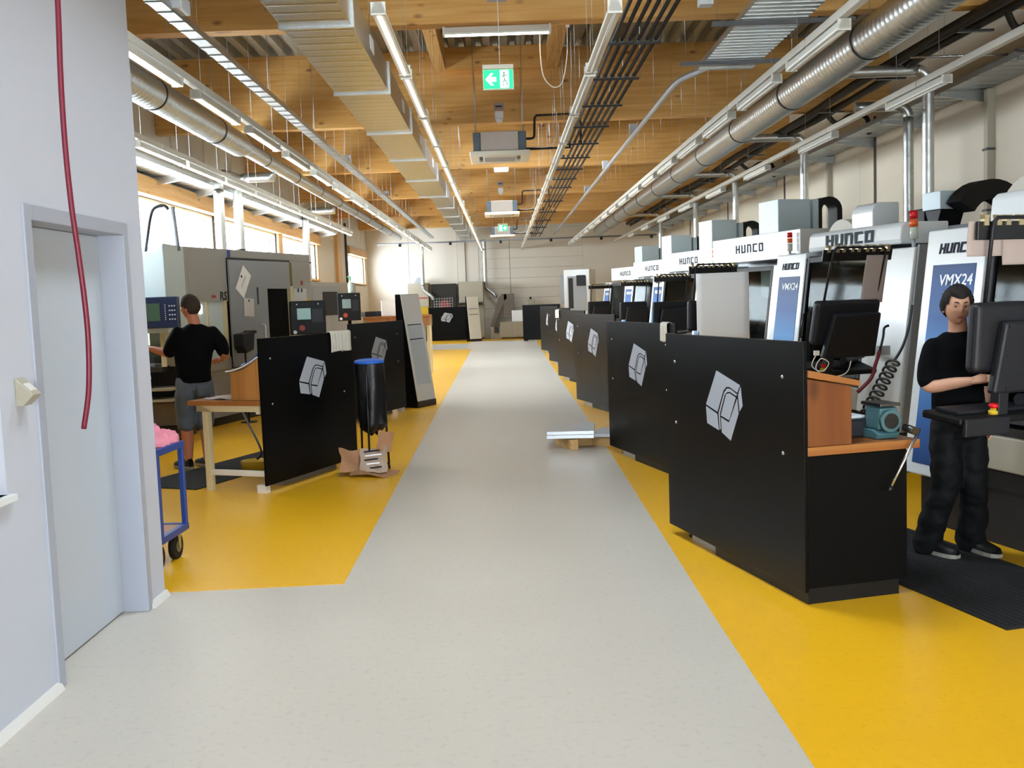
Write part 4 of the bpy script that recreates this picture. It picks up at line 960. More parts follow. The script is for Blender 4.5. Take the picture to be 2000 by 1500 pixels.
    if kind == 'B': MB().box(sx - 0.03, sx + 0.03, sy - 0.01, 0.30, sz + 0.02, sz + 0.05).build('signal_bracket', 'machine_grey', sg)
    else: MB().box(sx - 0.03, sx + 0.03, sy - 0.02, sy + 0.02, 2.0, sz - 0.03).build('signal_bracket', 'machine_grey', sg)
    return t
mA = machine((2.80, 6.98, 0), 2.42, 'A', 'nearest white machining centre with blue VMX24 panel behind the standing person')
dup(mA, 'second white machining centre with curved header and red and orange signal lamp', (2.86, 11.06, 0), RZM)
mB = machine((2.98, 16.2, 0), 3.10, 'B', 'third white machining centre with a tall pale box and black arch on its roof')
for y, lab in ((21.0, 'fourth white machining centre in the row'), (25.8, 'fifth white machining centre in the row'), (31.0, 'sixth and farthest white machining centre in the row')):
    q = dup(mB, lab, (2.98, y, 0), RZM)
    for c in q.children:
        if c.name.startswith('spindle_cover'): c.scale = (1, 1, 1.10); c.location = (0, 0, -0.24)
# compact machine beyond the row
t = thing('machining_centre', 'compact white milling machine with dark window at the end of the row', 'machine', (2.35, 38.3, 0), -0.25)
MB().box(0, 1.0, 0, 1.4, 0.0, 2.68).build('body', 'machine_white', t, bevel=0.02)
MB().box(-0.16, -0.002, 0.2, 1.2, 1.4, 2.5).build('side_cabinet', 'machine_side', t, bevel=0.01)
w_ = MB().box(0.14, 0.86, -0.02, 0.0, 1.1, 2.42).build('door', 'machine_grey', t, bevel=0.01)
MB().box(0.18, 0.36, -0.026, -0.021, 1.2, 2.35).build('door_window', 'machine_inside', w_)
MB().box(0.50, 0.84, -0.06, -0.021, 2.05, 2.45).build('control_panel', 'console_grey', t, bevel=0.01)
# ================================================================ CONTROL CONSOLES
def console(loc, tilt, lab, rz=0.30):
    t = thing('control_console', lab, 'console', loc, rz, 'control consoles in front of the white machines'); t.rotation_euler = (tilt, 0, rz)
    MB().box(-0.325, 0.325, 0.0, 0.09, -0.13, 0.26).build('monitor_housing', 'console_grey', t, bevel=0.035, seg=4)
    MB().box(-0.285, 0.285, 0.088, 0.094, -0.06, 0.22).build('screen', 'screen_navy', t)
    rc = MB().prism([(-0.24, -0.24), (0.30, -0.24), (0.30, 0.16), (-0.18, 0.16)], -0.055, 0.004, 'y').build('rear_cover', 'console_grey', t, bevel=0.018, seg=2)
    for x_, z_ in ((-0.15, -0.21), (-0.15, 0.13), (0.27, -0.21), (0.27, 0.13), (-0.15, -0.03)): MB().cyl((x_, -0.056, z_), (x_, -0.060, z_), 0.008, 10).build('screw', 'black_metal', rc)
    MB().box(-0.19, -0.12, -0.045, 0.02, -0.40, -0.09).build('support_bracket', 'console_grey', t, bevel=0.006)
    tr = MB().box(-0.46, 0.34, -0.06, 0.24, -0.40, -0.355).build('keyboard_tray', 'black_plastic', t, bevel=0.012)
    MB().box(-0.44, -0.14, -0.085, -0.061, -0.46, -0.36).build('hand_wheel_box', 'console_grey', t, bevel=0.008)
    kb = MB().box(-0.40, 0.10, 0.02, 0.20, -0.354, -0.335).build('keyboard', 'console_grey', tr, bevel=0.004)
    eb = MB().lathe([(0.026, 0.0), (0.026, 0.02), (0.016, 0.022), (0.016, 0.034), (0.0, 0.034)], (-0.20, -0.02, -0.355), 14).build('emergency_base', 'yellow_label', tr)
    MB().lathe([(0.014, 0.0), (0.024, 0.006), (0.027, 0.018), (0.02, 0.028), (0.0, 0.03)], (-0.20, -0.02, -0.322), 16).build('emergency_button', 'signal_red', tr)
    fr = smooth_path([(-0.22, 0.045, 0.24), (-0.21, 0.045, 0.66)], 2)
    MB().tube([(-0.24, 0.045, 0.24), (-0.215, 0.045, 0.66), (-0.205, 0.045, 0.70), (-0.18, 0.045, 0.72), (0.28, 0.045, 0.72), (0.31, 0.045, 0.70), (0.315, 0.045, 0.66), (0.29, 0.045, 0.24)], 0.011, 10).build('rod_frame', 'console_grey', t)
    rl = MB().box(-0.30, 0.40, 0.058, 0.078, 0.60, 0.70).build('clip_rail', 'black_metal', t, bevel=0.004)
    for k in range(9):
        x_ = -0.25 + k * 0.075 + (0.012 if k % 2 else 0)
        MB().prism([(x_ - 0.016, 0.678), (x_ + 0.016, 0.678), (x_ + 0.013, 0.712), (x_ + 0.018, 0.735), (x_ - 0.018, 0.735), (x_ - 0.013, 0.712)], 0.050, 0.086, 'y').build('binder_clip', 'clip_brass', rl)
    ar = MB(); ar.tube(smooth_path([(0.05, 0.05, -0.30), (0.15, 0.10, -0.31), (0.42, 0.26, -0.31), (0.60, 0.42, -0.30)], 4), 0.035, 10); ar.build('swivel_arm', 'console_grey', t)
    return t
c1 = console((2.88, 5.52, 1.30), 0.07, 'nearest dark control console in front of the standing person')
def cdup(loc, tilt, lab):
    c = dup(c1, lab, loc); c.rotation_euler = (tilt, 0, 0.30)
    if loc[1] > 15:
        for k in c.children:
            if k.name.startswith('swivel_arm'): k.scale = (2.0, 2.2, 1.0)
    return c
cdup((2.99, 8.70, 1.295), 0.24, 'dark control console with a row of brass clips above the nearest desk')
cdup((2.70, 12.95, 1.30), 0.05, 'dark control console carrying the large white sheet of paper')
cdup((2.88, 17.2, 1.26), 0.10, 'dark control console in front of the fourth white machine')
cdup((2.88, 22.0, 1.24), 0.08, 'dark control console in front of the fifth white machine')
cdup((2.62, 27.2, 1.24), 0.08, 'dark control console in front of the farthest white machine')
def sheet(loc, rot, w, h, m, lab, curl=0.015, cat='paper'):
    o = MB().grid(lambda u, v: ((u - 0.5) * w, curl * math.sin(v * 2.6) * (0.6 + 0.4 * math.cos(u * 3)), -v * h), 8, 10, True, 0, 0.0012).build('paper_sheet', m)
    o.location = loc; o.rotation_euler = rot; return tag(o, lab, cat, 'papers hung on the consoles')
def on_console(c, x, y, z):
    bpy.context.view_layer.update(); return c.matrix_world @ Vector((x, y, z))
CON = {o.name: o for o in COL.objects if o.name.startswith('control_console')}
c3 = [o for o in CON.values() if 'large white' in o['label']][0]; c2 = [o for o in CON.values() if 'brass' in o['label']][0]
sheet(on_console(c3, 0.03, -0.20, 0.615), (0.02, 0, -0.28), 0.66, 0.86, 'paper', 'large blank white sheet hanging from the clip rail of a console', 0.01)
sheet(on_console(c2, 0.24, 0.045, 0.65), (0.20, 0, 0.30), 0.22, 0.42, 'paper_pink', 'creased pale sheet hanging beside the second machine window', 0.012)
sheet(on_console(c1, -0.215, 0.092, 0.70), (0.05, 0, 0.30), 0.24, 0.19, 'paper_pink', 'pale pinkish paper covering the end of the nearest HURCO lettering', 0.008)
sheet(on_console(c1, 0.14, 0.090, 0.66), (0.05, 0, 0.30), 0.46, 0.20, 'paper_pink', 'wide pale paper clipped under the rail of the nearest console', 0.012)
# ================================================================ MATS
def mat_obj(loc, rz, L, W, lab):
    b = MB(); b.box(0, L, 0, W, 0.002, 0.012)
    q = 0.03
    while q < W - 0.02: b.box(0.02, L - 0.02, q, q + 0.018, 0.012, 0.0155); q += 0.04
    o = b.build('rubber_mat', 'rubber', None, loc=loc, rot=(0, 0, rz)); return tag(o, lab, 'mat', 'black rubber floor mats')
mat_obj((1.63, 7.60, 0), RZM, 3.03, 0.84, 'black rubber mat under the standing person beside the nearest desk')
mat_obj((1.62, 11.3, 0), RZM, 2.9, 0.84, 'black rubber mat beside the second desk')
mat_obj((1.62, 16.2, 0), RZM, 2.9, 0.84, 'black rubber mat beside the third desk')
mat_obj((-2.92, 9.22, 0), RZL, 2.9, 0.80, 'black rubber mat under the person working at the window side')
mat_obj((-2.90, 14.2, 0), RZL, 2.6, 0.70, 'black rubber mat behind the second desk on the window side')

# ================================================================ MACHINES ON THE WINDOW SIDE
RZG = math.atan2(0.960, 0.280)      # local x runs away from the camera along the machine front, local y into the machine
g = thing('turning_machine', 'big grey lathe with papers stuck to its sliding door, behind the left-hand desks', 'machine', (-4.29, 13.48, 0), RZG)
MB().box(0.0, 3.73, 0.06, 1.30, 0.12, 0.80).build('base', 'lathe_grey', g, bevel=0.01)
MB().box(0.0, 3.73, 0.10, 1.25, 0.0, 0.12).build('plinth', 'black_metal', g)
up = MB(); up.box(0.0, 0.16, 0.0, 1.30, 0.80, 2.53); up.box(0.16, 1.12, 0.0, 1.30, 1.78, 2.53); up.box(1.12, 3.73, 0.0, 1.30, 2.40, 2.53); up.box(3.02, 3.73, 0.0, 1.30, 0.80, 2.40); up.box(0.16, 3.02, 1.05, 1.30, 0.80, 2.40); up.box(0.16, 1.12, 0.0, 0.25, 0.80, 0.98)
up.build('housing', 'lathe_grey', g, bevel=0.008)
MB().box(0.16, 1.12, 0.14, 0.17, 0.98, 1.78).build('inner_guard', 'blind_grey', g)
MB().box(2.20, 2.96, -0.02, 0.02, 1.96, 2.385).build('fixed_door_panel', 'lathe_door', g, bevel=0.005)
MB().box(2.99, 3.018, 0.03, 1.04, 0.82, 2.38).build('chamber_side', 'machine_inside', g)
wf = MB(); wf.box(0.16, 0.20, 0.02, 0.07, 0.98, 1.78); wf.box(1.02, 1.08, 0.0, 0.06, 0.92, 1.80); wf.box(0.60, 0.64, 0.02, 0.07, 0.98, 1.78)
wf.build('window_post', 'cream_paint', g)
MB().box(0.20, 1.02, 0.04, 0.05, 0.98, 1.78).build('window_pane', 'machine_blue_white', g)  # opaque pale panel, its colour imitates the lamp-lit inside
MB().box(0.42, 0.48, 0.02, 0.06, 1.62, 1.74).build('work_lamp', 'tube_soft', g)
dr_ = MB().box(1.14, 2.20, -0.035, 0.0, 0.82, 2.38).build('sliding_door', 'lathe_door', g, bevel=0.006)
MB().box(1.14, 3.0, -0.012, 0.0, 2.39, 2.415).build('door_rail', 'black_metal', g)
MB().tube([(1.98, -0.036, 1.05), (1.98, -0.09, 1.07), (1.98, -0.09, 1.40), (1.98, -0.036, 1.42)], 0.012, 8).build('door_handle', 'tower_white', dr_)
MB().box(1.88, 1.91, -0.045, -0.036, 1.72, 1.98).build('door_grip', 'black_metal', dr_)
ins = MB(); ins.box(2.22, 3.0, 0.9, 1.04, 0.80, 2.38); ins.box(2.22, 3.0, 0.05, 0.9, 0.80, 0.84)
insd = ins.build('working_chamber', 'machine_inside', g)
MB().tube([(2.6, 0.88, 1.90), (2.6, 0.62, 1.90)], 0.19, 20).build('chuck', 'olive', insd); MB().tube([(2.62, 0.60, 1.92), (2.62, 0.45, 1.92)], 0.09, 16).build('red_guard', 'red_part', insd)
MB().box(2.3, 2.5, 0.5, 0.8, 2.0, 2.3).build('tool_turret', 'inside_green', insd)
MB().box(2.35, 2.95, 0.3, 0.85, 0.85, 1.25).build('carriage', 'machine_inside', insd)
MB().box(2.96, 3.06, -0.02, 0.04, 0.82, 2.0).build('corner_post', 'cream_paint', g)
MB().box(2.92, 3.06, -0.014, 0.0, 2.0, 2.38).build('worn_panel', 'olive', g)
ltr = text_mesh('RS', 0.17, 0.002, 0.1, 0.0045, 1.05); ltr.materials.append(MATS['letter_black'])
link('model_lettering', ltr, g, loc=(0.90, -0.003, 1.80))
MB().box(0.70, 0.80, -0.003, -0.0005, 1.83, 1.87).build('orange_mark', 'orange_red', g)
MB().box(1.16, 1.24, -0.004, -0.0005, 2.42, 2.53).build('blue_tape', 'blue_paint', g)
MB().box(3.36, 3.44, -0.004, -0.0005, 2.02, 2.09).build('red_sticker', 'orange_red', g)
MB().box(3.55, 3.64, -0.004, -0.0005, 1.58, 1.80).build('yellow_sticker', 'yellow_label', g)
# sheet-metal trough on a stand in front
tb = thing('chip_trough', 'small black plastic tray on a post in front of the grey lathe', 'tray', (-3.84, 14.60, 0), RZG)
MB().prism([(-0.17, 1.30), (0.17, 1.33), (0.12, 1.06), (-0.08, 1.02), (-0.17, 1.12)], -0.14, 0.02, 'y').build('tray', 'console_grey', tb, bevel=0.01)
MB().box(0.14, 0.20, -0.15, 0.03, 1.30, 1.34).build('tray_lip', 'console_grey', tb)
MB().cyl((0.0, -0.06, 0.01), (0.0, -0.06, 1.04), 0.014, 8).build('post', 'console_grey', tb)
MB().cyl((0.0, -0.06, 0.0), (0.0, -0.06, 0.015), 0.12, 16).build('base_plate', 'black_metal', tb)
# papers on the lathe
def wall_paper(x, z, w, h, m, lab, roll=0.0, off=-0.040):
    R = Matrix.Rotation(roll, 3, 'Y'); b = MB(); b.obox((0, 0, 0), w / 2, 0.0012, h / 2, R)
    M_ = Matrix.Translation(Vector((-4.29, 13.48, 0))) @ Matrix.Rotation(RZG, 4, 'Z')
    p = M_ @ Vector((x, off, z)); o = b.build('paper_note', m, None, loc=p, rot=(0, 0, RZG)); tag(o, lab, 'paper', 'papers on the grey lathe')
    return o
n1 = wall_paper(1.50, 2.06, 0.26, 0.42, 'paper', 'white sheet stuck diagonally to the grey lathe door', 0.62)
MB().obox((0.0, -0.003, 0.0), 0.10, 0.001, 0.012, Matrix.Rotation(0.62 + PI / 2, 3, 'Y')).build('grey_band', 'blind_grey', n1); MB().cyl((-0.05, -0.002, 0.08), (-0.05, -0.006, 0.08), 0.02, 10).build('magnet', 'black_metal', n1)
n2 = wall_paper(1.62, 1.68, 0.28, 0.27, 'tower_white', 'off-white sheet on the grey lathe door below the diagonal one', 0.06)
MB().cyl((0.0, -0.002, 0.10), (0.0, -0.006, 0.10), 0.018, 10).build('magnet', 'black_metal', n2); MB().box(-0.14, 0.14, -0.0022, -0.0013, 0.075, 0.08).build('fold_line', 'blind_grey', n2)
n3 = wall_paper(3.32, 1.78, 0.44, 0.36, 'blind_grey', 'pale calendar sheet with two black clips on the far end of the grey lathe', 0.0, -0.004)
for q in (-0.07, 0.05): MB().box(q - 0.015, q + 0.015, -0.012, -0.001, 0.12, 0.18).build('clip', 'black_metal', n3)
MB().box(-0.15, 0.15, -0.002, -0.001, -0.14, -0.06).build('date_grid', 'paper', n3)
# pendant control of the lathe
def pendant(loc, rz, w, h, lab, scr, base=True):
    t = thing('operator_panel', lab, 'control panel', loc, rz)
    MB().box(-w / 2, w / 2, 0, 0.16, -h / 2, h / 2).build('case', 'black_plastic', t, bevel=0.015)
    s_ = MB().box(-w * 0.30, w * 0.08, -0.006, 0.0, -h * 0.05, h * 0.28).build('screen', scr, t)
    MB().box(w * 0.12, w * 0.42, -0.005, 0.0, -h * 0.15, h * 0.25).build('key_field', 'console_grey', t)
    for k in range(5): MB().cyl((-w * 0.3 + k * w * 0.15, -0.008, h * 0.40), (-w * 0.3 + k * w * 0.15, 0.0, h * 0.40), 0.010, 10).build('button', 'tower_white' if k in (0, 4) else 'console_grey', t)
    MB().cyl((-w * 0.18, -0.03, -h * 0.30), (-w * 0.18, 0.0, -h * 0.30), 0.045, 16).build('override_knob', 'orange_red', t)
    MB().cyl((-w * 0.38, -0.03, -h * 0.42), (-w * 0.38, 0.0, -h * 0.42), 0.028, 14).build('start_button', 'tower_white', t)
    MB().cyl((0.0, 0.08, -h / 2), (0.0, 0.08, -loc[2] + 0.01), 0.035, 12).build('post', 'black_metal', t)
    MB().cyl((0.0, 0.08, -loc[2]), (0.0, 0.08, -loc[2] + 0.015), 0.2, 20).build('base_plate', 'black_metal', t)
    return t
pendant((-3.02, 15.5, 1.49), 0.25, 0.54, 0.52, 'black control panel with a teal screen beside the grey lathe', 'teal_screen')
pendant((-3.05, 19.9, 1.62), 0.20, 0.45, 0.55, 'dark control panel with a small screen further back on the window side', 'screen_green')
# second grey machine
g2 = thing('turning_machine', 'lower grey machine with a dark square window beyond the big lathe', 'machine', (-3.95, 20.5, 0), RZG)
MB().box(0, 2.3, 0.0, 1.2, 0.1, 2.15).build('housing', 'lathe_grey', g2, bevel=0.01); MB().box(0.03, 2.27, 0.03, 1.1, 0, 0.1).build('plinth', 'black_metal', g2)
dd = MB().box(0.15, 1.5, -0.03, 0.0, 0.8, 2.05).build('sliding_door', 'lathe_door', g2, bevel=0.006); MB().box(0.55, 1.25, -0.036, -0.03, 1.45, 1.95).build('door_window', 'console_grey', dd)
MB().box(-0.004, 0.0, 0.2, 0.7, 1.55, 1.95).build('notice', 'blind_grey', g2)
# bottle on the control panel
b = thing('spray_bottle', 'green and clear spray bottle standing on the dark control panel', 'bottle', (-3.02, 19.98, 1.895))
MB().lathe([(0.045, 0.0), (0.05, 0.03), (0.05, 0.16), (0.03, 0.21), (0.018, 0.23), (0.018, 0.25)], (0, 0, 0), 14).build('flask', 'bottle_clear', b); MB().lathe([(0.022, 0.25), (0.024, 0.29), (0.012, 0.30)], (0, 0, 0), 12).build('collar', 'green_cap', b); MB().box(-0.05, 0.02, -0.012, 0.012, 0.30, 0.335).build('spray_head', 'green_cap', b)
# near machine with the operator
n = thing('milling_machine', 'pale blue cabinet machine where the person works, half hidden by the white wall', 'machine', (-4.22, 12.62, 0), 0.0)
MB().prism([(-1.45, 1.40), (0.0, 1.40), (0.0, 2.52), (-0.10, 2.42), (-1.45, 2.42)], 0.0, 0.8, 'y').build('upper_cabinet', 'machine_blue_white', n, bevel=0.01)
MB().box(-1.45, 0.0, 0.40, 0.9, 0.95, 1.40).build('rear_guard', 'machine_beige', n)
MB().box(-1.45, 0.0, 0.10, 0.9, 0.0, 0.20).build('plinth', 'black_metal', n)
MB().box(-1.45, 0.0, 0.15, 0.9, 0.20, 0.50).build('base', 'conveyor_grey', n, bevel=0.01)
for z in (0.52, 0.66): MB().box(-1.45, -0.02, 0.02, 0.6, z, z + 0.035).build('drip_shelf', 'machine_beige', n, bevel=0.004)
MB().box(-1.45, 0.0, 0.45, 0.9, 0.55, 0.95).build('machine_bed', 'machine_inside', n)
tbx = MB().box(-1.3, -0.15, 0.05, 0.55, 0.90, 0.97).build('work_table', 'dark_steel', n, bevel=0.005)
vi = MB(); vi.box(-0.55, -0.25, 0.15, 0.40, 0.97, 1.10); vi.cyl((-0.42, 0.02, 0.82), (-0.42, 0.3, 0.82), 0.06, 14); vi.box(-0.9, -0.65, 0.2, 0.4, 0.97, 1.06); vi.build('clamping_vice', 'machine_grey', n, bevel=0.006)
MB().cyl((-0.35, 0.20, 1.40), (-0.35, 0.20, 1.24), 0.035, 12).build('work_lamp', 'tube_soft', n)
MB().box(-0.12, -0.06, 0.02, 0.06, 0.97, 1.40).build('guard_post', 'cream_paint', n); MB().box(-0.30, -0.12, 0.03, 0.05, 1.02, 1.40).build('guard_pane', 'door_glass', n)
p0 = thing('operator_panel', 'dark blue control panel with a green screen at the edge of the white wall', 'control panel', (-4.215, 12.515, 1.66), 0.0)
MB().box(-0.36, 0.16, 0, 0.10, -0.20, 0.19).build('case', 'screen_navy', p0, bevel=0.008); MB().box(-0.30, -0.06, -0.004, 0.0, -0.11, 0.11).build('screen', 'screen_green', p0)
for k in range(8): MB().box(0.0, 0.012, -0.004, 0, -0.10 + k * 0.026, -0.088 + k * 0.026).build('soft_key', 'tower_white', p0)
for a_ in range(3):
    for b_ in range(4): MB().box(0.05 + a_ * 0.032, 0.068 + a_ * 0.032, -0.004, 0, -0.10 + b_ * 0.055, -0.082 + b_ * 0.055).build('key', 'blind_grey', p0)
MB().box(-0.2, 0.0, 0.08, 0.104, -0.16, 0.16).build('mounting_plate', 'machine_grey', p0)
t = thing('hose', 'dark hose and pale pipe rising from the pale blue machine in front of the window', 'hose')
MB().tube(smooth_path([(-4.62, 13.1, 2.40), (-4.58, 13.1, 2.6), (-4.52, 13.1, 2.88), (-4.46, 13.1, 3.0), (-4.34, 13.1, 3.03), (-4.28, 13.1, 2.98)], 5), 0.022, 8).build('corrugated_hose', 'console_grey', t); MB().tube([(-4.22, 13.2, 2.45), (-4.26, 13.2, 3.02)], 0.03, 10).build('pipe', 'machine_side', t)
# ================================================================ THINGS ON THE WINDOW SIDE
def draped(w, drop_f, drop_b, fold, seed, over=0.03):
    """cloth hung over a board whose front lies at y=0 and top edge at z=0; returns a surface function"""
    def fn(u, v):
        x = (u - 0.5) * w * (1 + 0.04 * math.sin(v * 5 + seed))
        L = drop_f + drop_b + over; s = v * L
        rip = fold * math.sin(u * 19 + seed) * min(1.0, abs(s - drop_b) / 0.06)
        low = 0.02 * math.sin(u * 7 + seed * 2)
        if s < drop_b: return (x, over + 0.006 + abs(rip), -(drop_b - s))
        if s < drop_b + over: return (x, over - (s - drop_b), 0.006)
        return (x, -0.006 - abs(rip), -(s - drop_b - over) * (1 + low))
    return fn
def cloth_on(desk_loc, rz, x, w, df, db, lab, seed, fold=0.008, nm='towel'):
    o = MB().grid(draped(w, df, db, fold, seed), 22, 22, True, 0, 0.002).build(nm, 'towel')
    o.location = Matrix.Translation(Vector((*desk_loc, 0))) @ Matrix.Rotation(rz, 4, 'Z') @ Vector((x, -0.003, 1.404)); o.rotation_euler = (0, 0, rz)
    return tag(o, lab, 'towel', 'rags hung over the desk screens')
cloth_on((-2.18, 8.89), RZL, 1.38, 0.40, 0.20, 0.12, 'grubby white towel draped over the black desk screen on the window side', 1.0)
cloth_on((1.09, 10.60), RZM, 1.56, 0.16, 0.17, 0.10, 'beige rag hanging over the second black desk screen', 2.3, 0.012)
cloth_on((1.08, 20.37), RZM, 0.10, 0.24, 0.16, 0.08, 'pale rag hanging over the corner of the fourth black desk', 3.7, 0.012)
# blue cloth and paper on the left bench
M1_ = Matrix.Translation(Vector((-2.18, 8.89, 0))) @ Matrix.Rotation(RZL, 4, 'Z')
o = MB().grid(lambda u, v: (0.05 + u * 0.34, 0.06 + v * 0.20, 1.245 - 0.115 * v ** 0.75 + 0.020 * math.sin(u * 9) * math.sin(v * 7 + 1) + 0.03 * math.sin(u * PI) * math.sin(v * PI) + 0.02), 14, 10, True, 0, 0.003).build('blue_cloth', 'blue_plastic', None, loc=M1_.translation, rot=(0, 0, RZL)); tag(o, 'crumpled bright blue cloth on top of the wooden box at the window-side desk', 'cloth')
o = MB().grid(lambda u, v: (0.03 + u * 0.30, 0.36 + v * 0.30, 0.850 + 0.018 * math.sin(u * 6 + v * 4) ** 2), 8, 8, True, 0, 0.003).build('paper_stack', 'paper_pink', None, loc=M1_.translation, rot=(0, 0, RZL)); tag(o, 'rumpled papers lying on the wooden bench of the window-side desk', 'paper')
o = MB().lathe([(0.0, 0.02), (0.10, 0.02), (0.13, 0.0), (0.14, 0.0), (0.15, 0.09), (0.14, 0.09), (0.11, 0.03)], (0, 0, 0), 20); o = o.build('floor_pan', 'yellow_label', None, loc=(-2.62, 10.25, 0.013)); tag(o, 'small round yellowish pan on the mat under the bench', 'pan')
MB().tube(smooth_path([(0.02, 0.0, 0.1), (0.05, 0.05, 0.2), (-0.25, 0.55, 0.55), (-0.42, 0.8, 0.9)], 6), 0.012, 8).build('hose', 'console_grey', o)
# ---- waste bag stand
bs = thing('waste_bag_stand', 'black waste bag with a blue rim standing against the black desk on the window side', 'waste bag', (-1.36, 9.98, 0))
RB = 0.135
MB().tube([(RB * math.cos(a), RB * math.sin(a), 1.10 + 0.01 * math.sin(a)) for a in [2 * PI * k / 28 for k in range(29)]], 0.014, 8, cap=False).build('blue_rim', 'blue_plastic', bs)
MB().lathe([(0.0, 0.0), (RB - 0.02, 0.0), (RB + 0.012, -0.012), (RB + 0.018, -0.03), (RB + 0.005, -0.035)], (0, 0, 1.115), 28).build('lid', 'blue_plastic', bs)
bag = MB(); nb = 30; rows = 14; 
def bagf(u, v):
    a = 2 * PI * u; z = 1.09 - 0.72 * v
    r = (RB + 0.004) * (1 - 0.10 * v + 0.05 * math.sin(v * 3)) + 0.016 * math.sin(a * 5 + v * 4) * (0.4 + 0.6 * v) + 0.006 * math.sin(a * 13 - v * 9)
    if v > 0.9: r *= max(0.15, 1 - (v - 0.9) * 7)
    return (r * math.cos(a) + 0.02 * v, r * math.sin(a), z - (0.02 * math.sin(a * 2) if v > 0.85 else 0))
bag.grid(bagf, nb, 26, True, 0, 0.0).build('bag', 'bag_black', bs)
for a_ in (0.4, 2.5, 4.6): MB().tube([(RB * 0.97 * math.cos(a_), RB * 0.97 * math.sin(a_), 1.09), (0.16 * math.cos(a_), 0.16 * math.sin(a_), 0.0)], 0.011, 8).build('stand_leg', 'black_metal', bs)
MB().tube([(0.158 * math.cos(a), 0.158 * math.sin(a), 0.05) for a in [2 * PI * k / 20 for k in range(21)]], 0.009, 6, cap=False).build('foot_ring', 'black_metal', bs)
# torn cardboard under the bag
def slab(loc, sx, sy, t_, eul, lab, m='cardboard', bend=0.03):
    o = MB().grid(lambda u, v: ((u - 0.5) * sx * (1 + 0.06 * math.sin(v * 9)), (v - 0.5) * sy * (1 + 0.05 * math.sin(u * 11)), bend * math.sin(u * 4 + v * 3)), 8, 8, False, 0, t_).build('cardboard_piece', m, None, loc=loc, rot=eul)
    return tag(o, lab, 'cardboard', 'torn cardboard at the foot of the waste bag')
slab((-1.52, 9.74, 0.135), 0.30, 0.26, 0.006, (1.05, 0.2, 0.5), 'plain brown cardboard flap leaning at the foot of the waste bag')
slab((-1.33, 9.74, 0.14), 0.26, 0.28, 0.006, (1.0, -0.1, -0.1), 'brown cardboard flap with pale print at the foot of the waste bag', 'cardboard_print')
pc_ = [o for o in COL.objects if o.get('label', '').startswith('brown cardboard flap with')][0]
for k in range(5): MB().box(-0.09 + 0.01 * (k % 2), 0.09 - 0.02 * (k % 3), -0.10 + k * 0.045, -0.085 + k * 0.045, 0.022, 0.026).build('printed_line', 'paper' if k % 2 else 'console_grey', pc_)
slab((-1.31, 9.64, 0.03), 0.42, 0.24, 0.006, (0.08, 0.04, -0.25), 'torn brown cardboard piece lying flat on the yellow floor', 'cardboard', 0.02)
slab((-1.22, 9.84, 0.31), 0.15, 0.20, 0.005, (1.3, 0.2, 0.2), 'small brown cardboard scrap stuck to the lower end of the black bag', 'cardboard', 0.02)
# ---- brochure stands
def brochure_tower(loc, rz, lab, m, kick=True):
    t = thing('brochure_stand', lab, 'stand', loc, rz, 'leaning white brochure stands'); k = 0.245
    # local x across the front, local -y is the front normal, the front leans back towards the top
    def yl(z): return k * (z - 0.10) / 1.70
    MB().prism([(0.0, 0.0), (0.0, 0.10), (yl(1.80), 1.80), (yl(1.80) + 0.10, 1.80), (0.34, 0.10), (0.34, 0.0)], 0.0, 0.50, 'x').build('body', 'black_board', t, bevel=0.003)
    zs = (0.105, 1.06, 1.30, 1.795)
    f_ = MB()
    def plate(xa_, xb_, za_, zb_, th=0.012): f_.prism([(yl(za_) - th, za_), (yl(zb_) - th, zb_), (yl(zb_) - 0.0004, zb_), (yl(za_) - 0.0004, za_)], xa_, xb_, 'x')
    plate(0.0, 0.50, 1.32, 1.795); plate(0.0, 0.05, 0.105, 1.32); plate(0.45, 0.50, 0.105, 1.32); plate(0.05, 0.45, 0.105, 0.36)
    f_.build('front_face', m, t)
    f2 = MB(); 
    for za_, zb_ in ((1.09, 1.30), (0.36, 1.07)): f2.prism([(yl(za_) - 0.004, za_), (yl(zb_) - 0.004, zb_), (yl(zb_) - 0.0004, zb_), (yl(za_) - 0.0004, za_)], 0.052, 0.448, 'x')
    f2.build('pocket_back', 'pocket_grey' if m == 'tower_white' else m, t)  # white stand has a flat pale grey pocket back
    for z in (1.305, 1.075): MB().box(0.045, 0.46, yl(z) - 0.05, yl(z), z - 0.012, z).build('brochure_shelf', 'blind_grey', t, bevel=0.002)
    MB().box(-0.004, 0.504, -0.022, 0.0, 0.0, 0.10).build('kick_board', 'steel_post_dark', t, bevel=0.003)
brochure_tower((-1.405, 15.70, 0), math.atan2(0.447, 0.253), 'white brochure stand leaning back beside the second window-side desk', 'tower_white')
brochure_tower((-1.36, 39.85, 0), math.atan2(0.42, 0.9), 'cream brochure stand in front of the machine at the far wall', 'ac_white')
